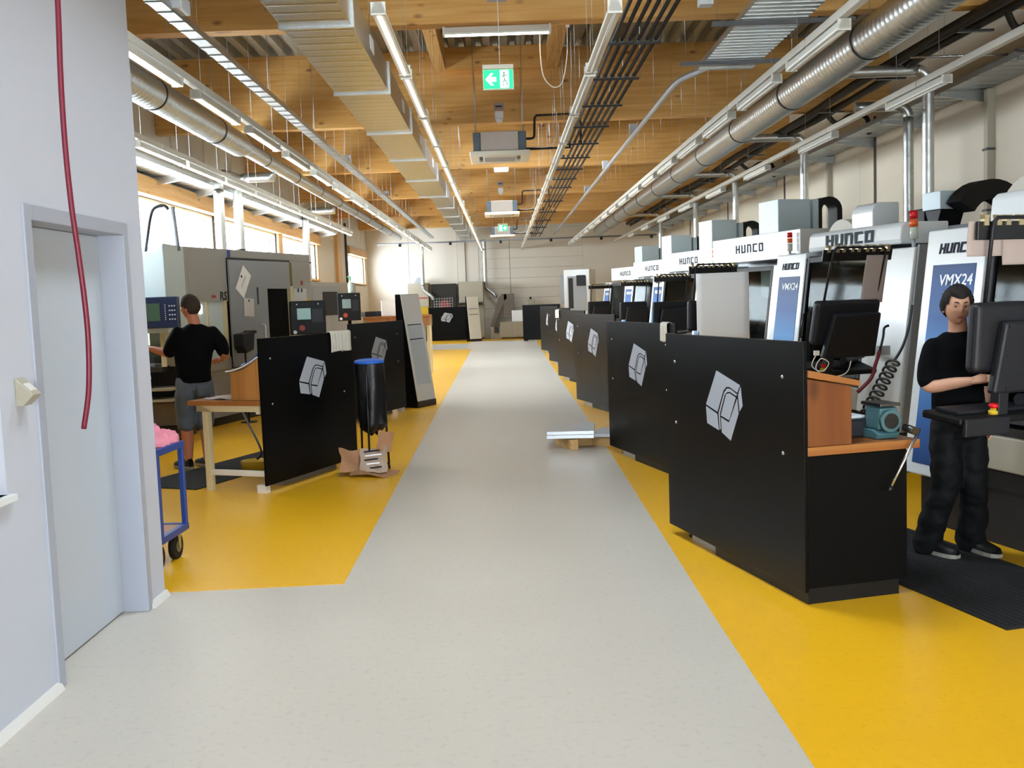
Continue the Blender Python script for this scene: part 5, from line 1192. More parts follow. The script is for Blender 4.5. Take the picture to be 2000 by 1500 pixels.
# ---- blue trolley with pink rags
tr = thing('trolley', 'blue steel shelf trolley with pink rags, half hidden by the white wall', 'trolley', (-2.24, 6.30, 0), math.atan2(0.98, 0.05))
TW, TD = 0.42, 0.75
for (x, y) in ((0.0, 0.0), (TW, 0.0), (0.0, TD), (TW, TD)):
    MB().box(x - 0.017, x + 0.017, y - 0.017, y + 0.017, 0.20, 0.80).build('upright', 'blue_paint', tr, bevel=0.004)
for z in (0.19, 0.755):
    fr = MB(); fr.box(-0.02, TW + 0.02, -0.02, 0.02, z, z + 0.045); fr.box(-0.02, TW + 0.02, TD - 0.02, TD + 0.02, z, z + 0.045); fr.box(-0.02, 0.02, 0.02, TD - 0.02, z, z + 0.045); fr.box(TW - 0.02, TW + 0.02, 0.02, TD - 0.02, z, z + 0.045); fr.build('shelf_frame', 'blue_paint', tr, bevel=0.004)
    MB().box(0.02, TW - 0.02, 0.02, TD - 0.02, z + 0.022, z + 0.04).build('shelf_board', 'beech_top', tr)
for (x, y) in ((0.06, 0.06), (TW - 0.04, 0.06), (0.06, TD - 0.06), (TW - 0.04, TD - 0.06)):
    wl_ = MB(); wl_.cyl((x, y - 0.02, 0.085), (x, y + 0.02, 0.085), 0.085, 24); w_ = wl_.build('wheel', 'rubber', tr)
    MB().cyl((x, y - 0.026, 0.085), (x, y + 0.026, 0.085), 0.04, 14).build('hub', 'conveyor_grey', w_)
    MB().box(x - 0.03, x + 0.03, y - 0.035, y + 0.035, 0.165, 0.19).build('caster_plate', 'galvanised', tr)
    MB().prism([(x - 0.025, 0.17), (x + 0.025, 0.17), (x + 0.012, 0.07), (x - 0.012, 0.07)], y - 0.032, y - 0.027, 'y').build('caster_fork', 'galvanised', tr)
bpy.context.view_layer.update()
for i, (x, y, s) in enumerate(((0.30, 0.12, 0.13), (0.16, 0.16, 0.14), (0.32, 0.30, 0.13), (0.14, 0.38, 0.15), (0.24, 0.22, 0.12))):
    b = MB(); rr = random.Random(i)
    ph = rr.random() * 6
    zz = 0.80 if i < 4 else 0.865
    def fn(u, v, s=s, ph=ph):
        a = 2 * PI * u; q = (1 - v); r = s * (0.15 + 0.85 * math.sin(v * PI / 2)) * (1 + 0.22 * math.sin(a * 3 + ph) + 0.16 * math.sin(a * 7 - ph + v * 4))
        return (r * math.cos(a), r * math.sin(a), (0.085 * math.cos(v * PI / 2) ** 0.7 if v < 1 else 0) + 0.024 * math.sin(a * 5 + v * 8 + ph) * (1 - v) * v * 3)
    o = b.grid(fn, 26, 10, True).build('pink_rag', 'pink_rag'); o.location = tr.matrix_world @ Vector((x, y, zz)); tag(o, 'crumpled pink rag in the heap on the blue trolley, %s from the aisle' % ORD[i] if i < 4 else 'crumpled pink rag on top of the heap on the blue trolley', 'rag', 'pink rags on the trolley')
# ================================================================ THINGS ON THE AISLE AND RIGHT DESK
def plate_stack(loc, rz, sx, sy, n_, lab, m='alu'):
    t = thing('metal_plate_stack', lab, 'metal plates', loc, rz, 'metal plates on the aisle floor')
    for k in range(n_): MB().box(-sx / 2, sx / 2, -sy / 2, sy / 2, k * 0.042, k * 0.042 + 0.038).build('plate', m, t, bevel=0.003, loc=(0.004 * (k % 2), 0.006 * (k % 3), 0))
plate_stack((0.72, 11.22, 0.12), -0.10, 0.52, 0.74, 2, 'thick grey metal plates stacked on wooden blocks on the aisle floor')
plate_stack((1.17, 11.25, 0.10), -0.25, 0.34, 0.55, 1, 'smaller metal plate lying on wood beside the second desk')
for i, (x, y, rz, sx, sy, sz) in enumerate(((0.68, 10.95, 0.35, 0.08, 0.30, 0.11), (0.60, 11.18, 0.5, 0.08, 0.12, 0.112), (0.86, 11.12, 0.1, 0.30, 0.06, 0.112), (1.10, 11.03, -0.65, 0.34, 0.09, 0.092))):
    o = MB().box(-sx / 2, sx / 2, -sy / 2, sy / 2, 0, sz).build('wood_block', 'pallet_wood', None, bevel=0.004, loc=(x, y, 0.001), rot=(0, 0, rz)); tag(o, ('front wooden block sticking out under the thick metal plates', 'rear wooden block under the thick metal plates', 'wooden batten under the thick metal plates', 'slanting wooden board under the smaller metal plate')[i], 'wood block', 'wood under the metal plates')
# vice on the nearest desk
MD = Matrix.Translation(Vector((1.11, 6.87, 0))) @ Matrix.Rotation(RZM, 4, 'Z')
vz = thing('bench_vice', 'teal bench vice with a steel bar handle on the end of the nearest desk', 'vice', MD @ Vector((1.60, 0.55, 0.847)), RZM)
MB().prism([(-0.16, 0.0), (0.10, 0.0), (0.12, 0.03), (0.06, 0.05), (-0.12, 0.05), (-0.16, 0.03)], -0.07, 0.07, 'y').build('base', 'vise_teal', vz, bevel=0.006)
MB().prism([(-0.02, 0.05), (0.10, 0.05), (0.12, 0.17), (-0.02, 0.18)], -0.055, 0.06, 'y').build('fixed_jaw', 'vise_teal', vz, bevel=0.012)
MB().tube([(0.125, 0.0, 0.10), (0.14, 0.0, 0.10)], 0.06, 20).build('barrel', 'vise_teal', vz)
MB().tube([(0.139, 0.0, 0.10), (0.146, 0.0, 0.10)], 0.042, 20).build('barrel_bore', 'black_metal', vz)
MB().box(-0.05, 0.13, -0.06, 0.065, 0.178, 0.196).build('jaw_plate', 'dark_steel', vz, bevel=0.003)
MB().tube([(0.14, 0.085, 0.06), (0.225, 0.085, 0.05)], 0.022, 12).build('spindle', 'dark_steel', vz)
hb = MB(); hb.tube([(0.215, 0.12, 0.06), (0.245, -0.08, -0.24)], 0.0085, 10); hb.build('bar_handle', 'steel', vz); MB().tube([(0.2445, -0.077, -0.235), (0.246, -0.09, -0.254)], 0.012, 10).build('handle_end', 'black_metal', vz)
o = MB().box(-0.14, 0.14, -0.09, 0.09, 0.0, 0.10).build('tool_case', 'console_grey', None, bevel=0.012, loc=MD @ Vector((1.45, 0.46, 0.847)), rot=(0, 0, RZM)); tag(o, 'dark tool case behind the teal vice on the nearest desk', 'case'); MB().box(-0.10, 0.10, -0.06, 0.06, 0.10, 0.115).build('lid', 'blind_grey', o, bevel=0.004)
# coiled cable and air gun on the nearest desk
t = thing('coiled_cable', 'black coiled cable springing up behind the wooden box of the nearest desk', 'cable')
A_, B_ = Vector((2.05, 5.75, 0.86)), Vector((2.35, 6.0, 1.22)); ax = (B_ - A_).normalized(); n1_ = ax.cross(Vector((0, 1, 0))).normalized(); n2_ = ax.cross(n1_)
MB().tube([A_ + (B_ - A_) * (k / 160) + (n1_ * math.cos(k * 0.42) + n2_ * math.sin(k * 0.42)) * 0.035 for k in range(161)], 0.0075, 6).build('coil', 'cable_black', t)
MB().tube(smooth_path([B_, (2.42, 6.05, 1.30), (2.48, 6.1, 1.42), (2.50, 6.1, 1.55)], 5), 0.009, 6).build('lead', 'cable_black', t)
t = thing('air_gun', 'black air gun with red hose hanging at the second machine front', 'air gun')
MB().tube(smooth_path([(3.38, 8.75, 1.32), (3.34, 8.75, 1.30), (3.33, 8.75, 1.22), (3.30, 8.75, 1.10)], 4), 0.011, 8).build('nozzle', 'black_metal', t); MB().tube(smooth_path([(3.30, 8.75, 1.10), (3.26, 8.75, 0.98), (3.22, 8.75, 0.86), (3.10, 8.75, 0.74)], 5), 0.017, 8).build('hose', 'red_hose', t)
MB().box(3.30, 3.40, 8.77, 8.83, 1.06, 1.14).build('holder', 'machine_grey', t)
# ================================================================ FAR END
fm = thing('turning_machine', 'grey lathe with a chequered dark window at the far wall', 'machine', (-3.15, 41.3, 0), 0.0)
hs = MB(); hs.box(-0.75, 0.10, 0, 1.1, 1.45, 2.42); hs.box(1.35, 2.35, 0, 1.1, 1.55, 2.42); hs.box(-0.75, 2.35, 0.4, 1.1, 0.1, 1.45); hs.box(0.10, 1.35, 0.5, 1.1, 1.45, 2.35); hs.build('housing', 'machine_beige', fm, bevel=0.012)
MB().box(0.22, 1.25, 0.1, 0.48, 1.10, 2.36).build('dark_door', 'machine_inside', fm, bevel=0.008); gd = MB()
for k in range(8): gd.box(0.30 + k * 0.11, 0.312 + k * 0.11, 0.07, 0.09, 1.15, 1.80)
for k in range(6): gd.box(0.30, 1.08, 0.07, 0.09, 1.20 + k * 0.11, 1.212 + k * 0.11)
gd.build('grid_guard', 'blind_grey', fm); MB().tube([(0.74, 0.1, 1.48), (0.74, 0.09, 1.48)], 0.22, 20).build('red_chuck', 'orange_red', fm)
MB().box(-0.70, 0.05, -0.004, 0, 1.78, 1.83).build('red_stripe', 'orange_red', fm); MB().box(-0.6, -0.05, -0.05, 0.4, 1.0, 1.42).build('tool_area', 'console_grey', fm); MB().prism([(-0.5, 2.42), (-0.1, 2.42), (-0.2, 2.66), (-0.36, 2.66)], 0.3, 0.7, 'y').build('hood', 'machine_grey', fm)
t = thing('low_screen', 'black partition screen with a small cube logo in front of the far machine', 'screen', (-3.05, 40.45, 0), 0.06)
p = MB().box(-0.1, 1.72, 0, 0.03, 0.06, 1.40).build('front_panel', 'black_board', t, bevel=0.003); lg = MB()
for poly in LOGO: lg.prism([(x - 0.10, z) for x, z in poly], -0.004, -0.0003, 'y')
lg.build('cube_logo', 'logo_grey', p)
for x in (0.0, 1.6): MB().box(x - 0.04, x + 0.04, -0.1, 0.15, 0, 0.06).build('foot', 'black_metal', t)
cv = thing('chip_conveyor', 'grey chip conveyor with a raised bent neck at the far wall', 'conveyor', (-0.55, 41.6, 0), 0.0)
MB().prism([(0.0, 0.52), (0.12, 0.48), (0.62, 1.58), (0.72, 1.66), (0.72, 1.86), (0.52, 1.86), (0.36, 1.66)], 0.0, 0.4, 'y').build('inclined_neck', 'conveyor_grey', cv, bevel=0.01)
MB().box(0.58, 1.02, 0.0, 0.42, 1.0, 1.86).build('drop_head', 'conveyor_grey', cv, bevel=0.015)
MB().box(0.0, 0.46, 0.0, 0.5, 0.0, 0.5).build('tank', 'machine_beige', cv, bevel=0.01); MB().box(0.15, 0.34, -0.06, 0.0, 0.25, 0.5).build('motor', 'black_metal', cv, bevel=0.01)
cb = thing('chip_bin', 'low beige two-door bin cabinet beside the chip conveyor', 'cabinet', (0.0, 41.35, 0), 0.0)
MB().box(-0.15, 0.85, 0, 0.6, 0.06, 0.70).build('body', 'machine_beige', cb, bevel=0.01)
for x in (-0.10, 0.37): MB().box(x, x + 0.44, -0.015, 0, 0.10, 0.62).build('door', 'machine_beige', cb, bevel=0.004)
for x in (-0.1, 0.75): MB().box(x, x + 0.06, 0.05, 0.5, 0, 0.06).build('foot', 'black_metal', cb)
o = MB().box(0.35, 0.85, -0.02, 0.02, 0, 0.46).build('white_board', 'paper', None, bevel=0.004, loc=(0.0, 41.5, 0.705)); tag(o, 'bright white sheet standing on the bin cabinet by the chip conveyor', 'sheet')
t = thing('canister', 'small grey canister with dark cap above the far black screen', 'canister', (1.15, 41.5, 1.30)); MB().box(-0.16, 0.16, -0.1, 0.1, 0, 0.30).build('body', 'machine_beige', t, bevel=0.02); MB().cyl((0, 0, 0.30), (0, 0, 0.40), 0.045, 12).build('cap', 'black_metal', t)
t2 = thing('side_cabinet', 'plain beige cabinet under the small grey canister at the far wall', 'cabinet', (1.15, 41.5, 0)); MB().box(-0.25, 0.45, -0.3, 0.3, 0.0, 1.295).build('body', 'machine_beige', t2, bevel=0.01)
# packing table behind the brochure stand
t = thing('packing_table', 'yellowish wooden table with boxes behind the second window-side desk', 'table', (-3.25, 23.2, 0), 0.15)
MB().box(0, 1.6, 0, 0.8, 1.31, 1.36).build('table_top', 'beech_top', t, bevel=0.005)
for x in (0.05, 1.55):
    for y in (0.05, 0.75): MB().box(x - 0.03, x + 0.03, y - 0.03, y + 0.03, 0, 1.31).build('leg', 'cream_paint', t)
MB().box(0, 1.6, 0.02, 0.05, 1.11, 1.31).build('apron', 'beech_top', t)
bpy.context.view_layer.update()
for i, (x, y, sx, sy, sz, m, lab) in enumerate(((0.62, 0.3, 0.36, 0.3, 0.34, 'paper', 'bright white box on the packing table'), (1.0, 0.35, 0.34, 0.3, 0.22, 'blind_grey', 'pale grey box on the packing table'), (1.36, 0.35, 0.3, 0.3, 0.16, 'yellow_label', 'yellow box on the packing table'), (0.2, 0.4, 0.4, 0.3, 0.10, 'console_grey', 'flat dark box on the packing table'))):
    o = MB().box(-sx / 2, sx / 2, -sy / 2, sy / 2, 0, sz).build('storage_box', m, None, bevel=0.008, loc=t.matrix_world @ Vector((x, y, 1.361)), rot=(0, 0, 0.15 + 0.1 * i)); tag(o, lab, 'box', 'boxes on the packing table'); MB().box(-sx / 2 - 0.006, sx / 2 + 0.006, -sy / 2 - 0.006, sy / 2 + 0.006, sz, sz + 0.02).build('lid', m, o, bevel=0.004)

t = tag(MB().tube(smooth_path([(2.70, 8.62, 1.10), (2.66, 8.62, 1.00), (2.74, 8.60, 0.95), (2.80, 8.60, 1.02), (2.73, 8.6, 1.06), (2.69, 8.6, 0.97), (2.80, 8.58, 0.90), (2.95, 8.6, 0.93), (3.0, 8.62, 1.03)], 6), 0.005, 6).build('white_cable_loop', 'cable_white'), 'thin pale cable dangling in a loop under the clip-rail console', 'cable')
MB().box(2.68, 2.72, 8.60, 8.64, 1.09, 1.13).build('plug', 'cable_white', t)

# ================================================================ PEOPLE
from mathutils import noise as _noise
def loft(b, secs, n=28, yaw=0.0):
    """closed body of horizontal ellipses: (centre, rx, ry)"""
    o = len(b.v); cy, sy = math.cos(yaw), math.sin(yaw)
    for c, rx, ry in secs:
        for k in range(n):
            a = 2 * PI * k / n; x, y = rx * math.cos(a), ry * math.sin(a)
            b.v.append((c[0] + x * cy - y * sy, c[1] + x * sy + y * cy, c[2]))
    for i in range(len(secs) - 1):
        for k in range(n):
            a, q = o + i * n + k, o + i * n + (k + 1) % n
            b.f.append([a, q, q + n, a + n]); b.s.append(True); b.m.append(0)
    b.f.append([o + k for k in range(n)][::-1]); b.s.append(True); b.m.append(0)
    e = o + (len(secs) - 1) * n; b.f.append([e + k for k in range(n)]); b.s.append(True); b.m.append(0)
    return b
def fuse(b, voxel, it=6, wr=0.0, wscale=9.0, wz=1.0):
    """one continuous surface out of the overlapping limbs, with soft folds"""
    me = b.mesh('limbs'); o = bpy.data.objects.new('limbs', me); COL.objects.link(o)
    r = o.modifiers.new('r', 'REMESH'); r.mode = 'VOXEL'; r.voxel_size = voxel; r.use_smooth_shade = True
    s = o.modifiers.new('s', 'SMOOTH'); s.iterations = it; s.factor = 0.5
    bpy.context.view_layer.update()
    out = bpy.data.meshes.new_from_object(o.evaluated_get(bpy.context.evaluated_depsgraph_get()))
    bpy.data.objects.remove(o); bpy.data.meshes.remove(me)
    if wr:
        nn = [v.normal.copy() for v in out.vertices]
        for v, q in zip(out.vertices, nn):
            p = v.co; d = _noise.noise(Vector((p.x * wscale, p.y * wscale, p.z * wscale * wz))) + 0.5 * _noise.noise(Vector((p.x * wscale * 2.3 + 5, p.y * wscale * 2.3, p.z * wscale * 2.3 * wz)))
            v.co = p + q * (d * wr)
    for pl in out.polygons: pl.use_smooth = True
    out.update(); return out
def limb(b, pts, rs, n=16):
    P = smooth_path(pts, 5); m = len(pts) - 1; R = []
    for i in range(len(P)):
        t = i / 5; k = min(int(t), m - 1); f = t - k; R.append(rs[k] * (1 - f) + rs[k + 1] * f)
    b.tube(P, R, n)
    for p, r in ((P[0], R[0]), (P[-1], R[-1])): b.lathe([(r * math.sin(q * PI / 6), -r * math.cos(q * PI / 6)) for q in range(7)], p, 12)
    return b
def gauss(a, b, wa, wb): return math.exp(-(a / wa) ** 2 - (b / wb) ** 2)
def head_point(az, el, s):
    d = Vector((math.sin(az) * math.cos(el), -math.cos(az) * math.cos(el), math.sin(el)))
    p = Vector((d.x * 0.074, d.y * (0.092 if d.y < 0 else 0.098), d.z * 0.118))
    if el < 0:
        k = min(1.0, -el / 1.25); p.x *= 1 - 0.34 * k ** 1.5
        if d.y > 0: p.y *= 1 - 0.35 * k
        else: p.y *= 1 - 0.10 * k
    f = 0.0
    f += 0.021 * gauss(az, el + 0.20, 0.13, 0.17) + 0.010 * gauss(az, el + 0.02, 0.10, 0.22)
    for sg in (-1, 1):
        f -= 0.011 * gauss(az - sg * 0.40, el - 0.02, 0.22, 0.12)
        f += 0.005 * gauss(az - sg * 0.42, el - 0.20, 0.35, 0.08)
        f += 0.005 * gauss(az - sg * 0.66, el + 0.18, 0.25, 0.20)
    f += 0.006 * gauss(az, el + 0.52, 0.30, 0.07) + 0.004 * gauss(az, el + 0.62, 0.26, 0.06) - 0.004 * gauss(az, el + 0.74, 0.35, 0.07) + 0.010 * gauss(az, el + 0.98, 0.40, 0.16)
    p = p + Vector((0, -1, 0)) * f * 1.0 if abs(az) < 1.2 else p
    return p * s
def build_head(b, M_, s, skin_i=0, lip_i=1, white_i=2, iris_i=3, brow_i=4):
    """adds a face to builder b; M_ places the head's centre"""
    nu, nv = 56, 40; o = len(b.v)
    for j in range(nv + 1):
        el = -PI / 2 + PI * j / nv
        for i in range(nu):
            az = -PI + 2 * PI * i / nu
            b.v.append(tuple(M_ @ head_point(az, el, s)))
    for j in range(nv):
        for i in range(nu):
            az = -PI + 2 * PI * (i + 0.5) / nu; el = -PI / 2 + PI * (j + 0.5) / nv
            mi = lip_i if (abs(az) < 0.30 and abs(el + 0.57) < 0.10 - 0.18 * abs(az)) else skin_i
            a, q = o + j * nu + i, o + j * nu + (i + 1) % nu
            b.f.append([a, q, q + nu, a + nu]); b.s.append(True); b.m.append(mi)
    def ball(c, r, mi, sx=1, sy=1, sz=1):
        oo = len(b.v); 
        for j in range(9):
            e = -PI / 2 + PI * j / 8
            for i in range(12):
                a = 2 * PI * i / 12; b.v.append(tuple(M_ @ (Vector(c) + Vector((r * sx * math.cos(a) * math.cos(e), r * sy * math.sin(a) * math.cos(e), r * sz * math.sin(e))))))
        for j in range(8):
            for i in range(12):
                a, q = oo + j * 12 + i, oo + j * 12 + (i + 1) % 12; b.f.append([a, q, q + 12, a + 12]); b.s.append(True); b.m.append(mi)
    for sg in (-1, 1):
        e = head_point(sg * 0.40, 0.02, s)
        ball((e.x, e.y + 0.0035 * s, e.z), 0.0105 * s, white_i, 1.2, 0.7, 0.5)
        ball((e.x, e.y - 0.0035 * s, e.z), 0.0058 * s, iris_i, 1, 0.6, 0.9)
        br = [M_ @ (head_point(sg * a, 0.20 + 0.05 * math.sin((a - 0.2) * 5), s) + Vector((0, -0.002, 0))) for a in (0.20, 0.32, 0.45, 0.58)]
        b.tube(br, [0.003, 0.0042, 0.004, 0.002], 6, mi=brow_i)
        ball((sg * 0.076 * s, 0.012 * s, -0.008 * s), 0.030 * s, skin_i, 0.30, 0.62, 1.0)
        ball((sg * 0.079 * s, 0.006 * s, -0.004 * s), 0.016 * s, skin_i, 0.35, 0.5, 1.0)
def build_hair(M_, s, hairline, nape, thick, mname, seed):
    """cap of short hair: hairline(az) gives the lower edge in elevation"""
    b = MB(); nu, nv = 64, 22
    def fn(u, v):
        az = -PI + 2 * PI * u; e0 = hairline(az); el = e0 + (PI / 2 - e0) * v
        p = head_point(az, el, s); t = thick * (0.25 + 0.75 * min(1, v * 5)) * (1 + 0.45 * _noise.noise(Vector((az * 7, el * 9, seed))))
        n_ = Vector((p.x / 0.074 ** 2, p.y / 0.095 ** 2, p.z / 0.118 ** 2)).normalized()
        return M_ @ (p + n_ * t)
    b.grid(fn, nu, nv, True, 0, 0.0)
    return b
def hand(b, wrist, d, up, s, curl, side, mi=0):
    """palm, four fingers of unequal length and a thumb; d: direction of the fingers, up: back of the hand, side: +1 thumb on the d x up side"""
    d = Vector(d).normalized(); up = Vector(up); up = (up - d * up.dot(d)).normalized(); l = d.cross(up) * side; w = Vector(wrist)
    for k in range(4):
        off = (1.5 - k) * 0.019 * s; base = w + d * 0.085 * s + l * off
        b.tube([w + l * off * 0.6, base], [0.015 * s, 0.0125 * s], 8, mi=mi)
        L = (0.072, 0.080, 0.075, 0.058)[k] * s; p = base; dirv = d.copy(); pts = [base - d * 0.01 * s]; 
        for q, fr in enumerate((0.45, 0.32, 0.23)):
            dirv = (dirv * math.cos(curl * (0.6 + 0.3 * q)) - up * math.sin(curl * (0.6 + 0.3 * q))).normalized(); p = p + dirv * L * fr; pts.append(p.copy())
        b.tube(pts, [0.0095 * s, 0.009 * s, 0.008 * s, 0.0055 * s], 8, mi=mi)
    p0 = w + d * 0.025 * s + l * 0.028 * s; p1 = p0 + (d * 0.6 + l * 0.75 - up * 0.2).normalized() * 0.035 * s; p2 = p1 + (d * 0.9 + l * 0.25 - up * 0.35).normalized() * 0.03 * s
    b.tube([w + d * 0.01 * s + l * 0.01 * s, p0, p1, p2], [0.014 * s, 0.0125 * s, 0.0105 * s, 0.007 * s], 8, mi=mi)
def join(me, b):
    """appends builder b (materials kept) to mesh me"""
    extra = b.mesh('extra'); bm = bmesh.new(); bm.from_mesh(me); bm.from_mesh(extra); bm.to_mesh(me); bm.free(); bpy.data.meshes.remove(extra); me.update(); return me
def shoe(heel, toe, s, z0=0.012):
    heel, toe = Vector((heel[0], heel[1], 0)), Vector((toe[0], toe[1], 0)); d = (toe - heel).normalized(); l = Vector((-d.y, d.x, 0)); L = 0.285 * s; b = MB()
    secs = [(0.0, 0.030, 0.085), (0.03, 0.036, 0.095), (0.09, 0.036, 0.09), (0.15, 0.043, 0.068), (0.21, 0.047, 0.052), (0.26, 0.040, 0.042), (L, 0.018, 0.028)]
    n = 14; o = len(b.v)
    for t, w, h in secs:
        for k in range(n):
            a = PI * k / (n - 1); p = heel + d * t + l * w * math.cos(a); b.v.append((p.x, p.y, z0 + 0.02 + h * max(0.0, math.sin(a)) ** 0.8))
    for i in range(len(secs) - 1):
        for k in range(n - 1):
            a = o + i * n + k; b.f.append([a, a + 1, a + 1 + n, a + n]); b.s.append(True); b.m.append(0)
    b.f.append([o + k for k in range(n)]); b.s.append(True); b.m.append(0)
    e = o + (len(secs) - 1) * n; b.f.append([e + k for k in range(n)][::-1]); b.s.append(True); b.m.append(0)
    sole = []
    for t, w, h in secs: sole.append(heel + d * t + l * (w + 0.004))
    for t, w, h in secs[::-1]: sole.append(heel + d * t - l * (w + 0.004))
    so = MB().prism([(p.x, p.y) for p in sole], z0, z0 + 0.024, 'z')
    return b, so
BODY_MATS = lambda sk: [sk, 'lips', 'eye_white', 'eye_dark', 'hair_dark']
# ---- standing person at the console
pr_ = thing('person', 'young person in black T-shirt and black work trousers standing behind the nearest console', 'person', (2.66, 5.97, 0))
HM = Matrix.Translation(Vector((0.050, -0.015, 1.532))) @ Matrix.Rotation(-0.16, 4, 'Z') @ Matrix.Rotation(0.03, 4, 'Y')
b = MB()
limb(b, [(0.068, 0.02, 1.33), (0.066, 0.010, 1.40), (0.058, 0.0, 1.47)], [0.062, 0.054, 0.052])
limb(b, [(-0.095, 0.0, 1.29), (-0.122, 0.0, 1.17), (-0.125, -0.02, 1.065), (-0.03, -0.13, 1.085), (0.045, -0.215, 1.105)], [0.05, 0.043, 0.041, 0.037, 0.026])
limb(b, [(0.225, 0.03, 1.29), (0.262, 0.05, 1.16), (0.285, 0.06, 1.06), (0.283, 0.03, 0.95), (0.270, 0.0, 0.865)], [0.05, 0.043, 0.040, 0.035, 0.026])
loft(b, [((0.06, 0.0, 0.80), 0.13, 0.09), ((0.06, 0.0, 1.0), 0.125, 0.085), ((0.065, 0.0, 1.2), 0.155, 0.095), ((0.065, 0.01, 1.31), 0.14, 0.08), ((0.067, 0.01, 1.36), 0.07, 0.06)])
limb(b, [(0.0, 0.0, 0.85), (-0.02, -0.03, 0.47), (-0.085, 0.12, 0.09)], [0.075, 0.05, 0.036]); limb(b, [(0.125, 0.0, 0.85), (0.15, -0.02, 0.47), (0.20, 0.12, 0.09)], [0.075, 0.05, 0.036])
me = fuse(b, 0.011, 5)
hb_ = MB(); build_head(hb_, HM, 0.96)
hand(hb_, (0.045, -0.215, 1.105), (0.80, -0.5, 0.18), (-0.2, -0.45, 0.87), 0.95, 0.55, -1)
hand(hb_, (0.270, 0.0, 0.865), (-0.05, -0.15, -1.0), (0.95, -0.2, 0.0), 0.95, 0.35, -1)
join(me, hb_)
for q in BODY_MATS('skin'): me.materials.append(MATS[q])
link('body', me, pr_)
build_hair(HM, 0.96, lambda az: (0.50 - 0.10 * math.cos(az * 3)) if abs(az) < 0.95 else (0.12 if abs(az) < 1.35 else -0.10 - 0.45 * min(1, (abs(az) - 1.35) / 0.6)), 0, 0.022, 'hair_dark', 3.0).build('hair', 'hair_dark', pr_)
b = MB()
loft(b, [((0.06, 0.0, 0.74), 0.158, 0.118), ((0.06, 0.0, 0.90), 0.150, 0.112), ((0.063, 0.0, 1.05), 0.152, 0.108), ((0.065, 0.0, 1.19), 0.172, 0.112), ((0.065, 0.005, 1.29), 0.178, 0.105), ((0.066, 0.01, 1.345), 0.13, 0.085), ((0.067, 0.012, 1.385), 0.078, 0.070)])
limb(b, [(-0.085, 0.0, 1.295), (-0.118, 0.0, 1.19), (-0.130, -0.01, 1.095)], [0.060, 0.058, 0.058]); limb(b, [(0.215, 0.03, 1.295), (0.258, 0.045, 1.18), (0.280, 0.055, 1.09)], [0.060, 0.058, 0.058])
me = fuse(b, 0.012, 12, 0.007, 9, 0.6); me.materials.append(MATS['cloth_black']); link('t_shirt', me, pr_)
b = MB()
loft(b, [((0.06, 0.0, 0.74), 0.135, 0.105), ((0.06, 0.0, 0.90), 0.140, 0.10)])
limb(b, [(0.005, 0.0, 0.84), (-0.02, -0.02, 0.66), (-0.025, -0.035, 0.47), (-0.06, 0.03, 0.28), (-0.085, 0.10, 0.07)], [0.098, 0.094, 0.084, 0.082, 0.088]); limb(b, [(0.122, 0.0, 0.84), (0.142, -0.01, 0.66), (0.150, -0.02, 0.47), (0.178, 0.05, 0.28), (0.20, 0.12, 0.07)], [0.098, 0.094, 0.084, 0.082, 0.088])
me = fuse(b, 0.013, 4, 0.014, 8, 1.3); me.materials.append(MATS['trouser_black']); link('work_trousers', me, pr_)
for h_, t_ in (((-0.105, 0.17), (0.03, -0.08)), ((0.185, 0.17), (0.265, -0.08))):
    up_, so = shoe(h_, t_, 1.0, 0.016); s_ = up_.build('shoe', 'shoe_black', pr_); so.build('sole', 'shoe_sole', s_)
# ---- person at the window side machine, seen from behind
pl_ = thing('person', 'person in black T-shirt and grey denim shorts seen from behind at the window side', 'person', (-3.36, 10.41, 0))
HM = Matrix.Translation(Vector((0.115, 0.0, 1.700))) @ Matrix.Rotation(PI + 1.25, 4, 'Z') @ Matrix.Rotation(0.04, 4, 'X')
YAW_L = 0.35
b = MB()
limb(b, [(0.155, 0.0, 1.46), (0.150, 0.0, 1.55), (0.125, 0.0, 1.63)], [0.068, 0.060, 0.058])
limb(b, [(-0.03, -0.03, 1.44), (-0.10, 0.0, 1.32), (-0.14, 0.05, 1.235), (-0.26, 0.10, 1.255), (-0.37, 0.14, 1.285)], [0.055, 0.05, 0.047, 0.042, 0.030])
limb(b, [(0.325, 0.08, 1.43), (0.40, 0.06, 1.31), (0.425, 0.04, 1.21), (0.385, 0.16, 1.17), (0.33, 0.25, 1.14)], [0.055, 0.05, 0.046, 0.042, 0.030])
loft(b, [((0.11, 0.0, 0.90), 0.15, 0.11), ((0.12, 0.0, 1.2), 0.165, 0.11), ((0.145, 0.02, 1.42), 0.16, 0.09), ((0.155, 0.01, 1.49), 0.08, 0.07)], yaw=YAW_L)
limb(b, [(0.03, -0.03, 0.92), (0.01, -0.02, 0.50), (0.0, 0.02, 0.30), (-0.003, 0.02, 0.09)], [0.095, 0.062, 0.062, 0.038]); limb(b, [(0.19, 0.04, 0.92), (0.18, 0.05, 0.50), (0.17, 0.12, 0.30), (0.16, 0.13, 0.09)], [0.095, 0.062, 0.062, 0.038])
me = fuse(b, 0.012, 5)
hb_ = MB(); build_head(hb_, HM, 1.04)
hand(hb_, (-0.37, 0.14, 1.285), (-0.9, 0.3, 0.15), (0.1, 0.1, 1.0), 1.05, 0.4, 1); hand(hb_, (0.33, 0.25, 1.14), (-0.6, 0.75, -0.1), (0.2, 0.1, 1.0), 1.05, 0.5, -1)
join(me, hb_)
for q in BODY_MATS('skin_tan'): me.materials.append(MATS[q])
link('body', me, pl_)
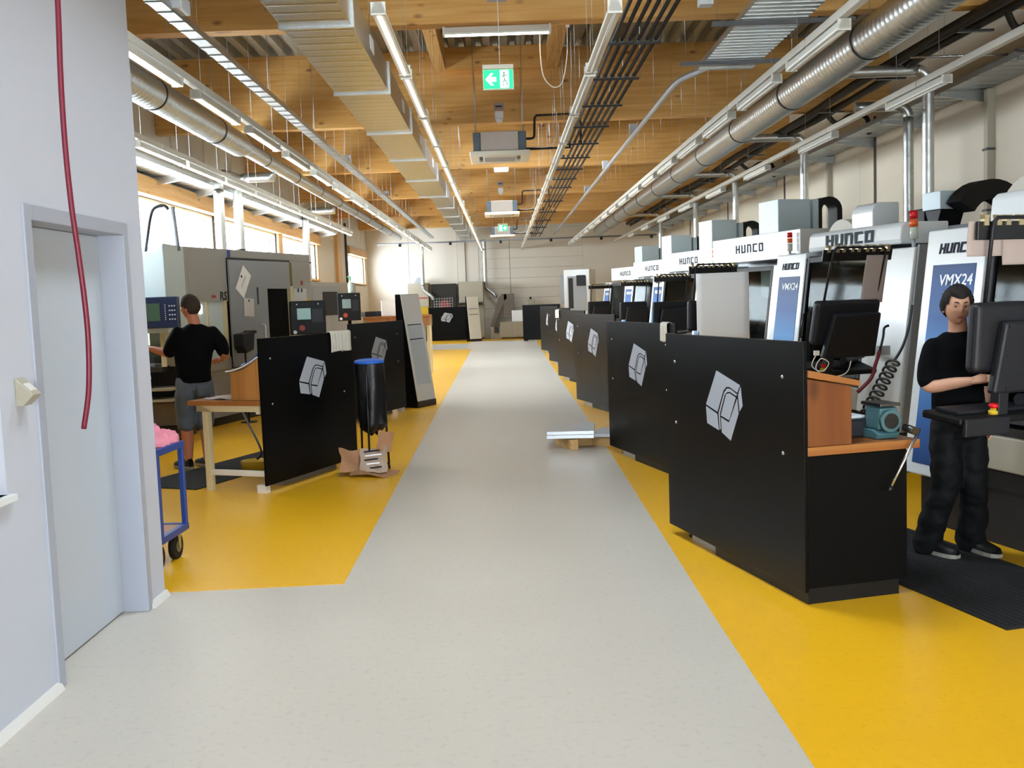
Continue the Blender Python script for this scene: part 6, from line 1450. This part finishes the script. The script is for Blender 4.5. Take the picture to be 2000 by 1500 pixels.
build_hair(HM, 1.04, lambda az: (0.52 - 0.10 * math.cos(az * 3)) if abs(az) < 0.95 else (0.05 if abs(az) < 1.45 else -0.15 - 0.45 * min(1, (abs(az) - 1.45) / 0.6)), 0, 0.016, 'hair_brown', 7.0).build('hair', 'hair_brown', pl_)
b = MB()
loft(b, [((0.11, 0.0, 0.92), 0.180, 0.135), ((0.112, 0.0, 1.05), 0.176, 0.13), ((0.12, 0.0, 1.20), 0.188, 0.13), ((0.138, 0.01, 1.34), 0.205, 0.13), ((0.147, 0.015, 1.43), 0.198, 0.112), ((0.152, 0.01, 1.49), 0.14, 0.09), ((0.154, 0.005, 1.53), 0.085, 0.078)], yaw=YAW_L * 0.6)
limb(b, [(-0.02, -0.03, 1.44), (-0.09, -0.01, 1.34), (-0.135, 0.03, 1.255)], [0.072, 0.072, 0.070]); limb(b, [(0.315, 0.07, 1.43), (0.392, 0.06, 1.33), (0.422, 0.045, 1.235)], [0.072, 0.072, 0.070])
me = fuse(b, 0.013, 14, 0.009, 8, 0.6); me.materials.append(MATS['cloth_black']); link('t_shirt', me, pl_)
b = MB()
loft(b, [((0.11, 0.0, 0.84), 0.155, 0.12), ((0.11, 0.0, 0.99), 0.155, 0.115)], yaw=YAW_L * 0.6)
limb(b, [(0.035, -0.03, 0.92), (0.02, -0.03, 0.72), (0.008, -0.02, 0.49)], [0.110, 0.105, 0.094]); limb(b, [(0.185, 0.04, 0.92), (0.188, 0.05, 0.72), (0.185, 0.05, 0.49)], [0.110, 0.105, 0.094])
me = fuse(b, 0.014, 4, 0.012, 8, 1.0); me.materials.append(MATS['denim_grey']); sh_ = link('denim_shorts', me, pl_)
o = MB().grid(lambda u, v: (0.17 + u * 0.13, -0.128 - 0.01 * math.sin(u * 3) + u * 0.03, 0.90 - v * 0.13), 4, 4, True, 0, 0.004).build('back_pocket', 'denim_grey', sh_)
for h_, t_ in (((0.035, -0.02), (-0.15, 0.13)), ((0.20, 0.10), (0.03, 0.26))):
    up_, so = shoe(h_, t_, 1.05, 0.016); s_ = up_.build('shoe', 'shoe_black', pl_); so.build('sole', 'shoe_sole', s_)
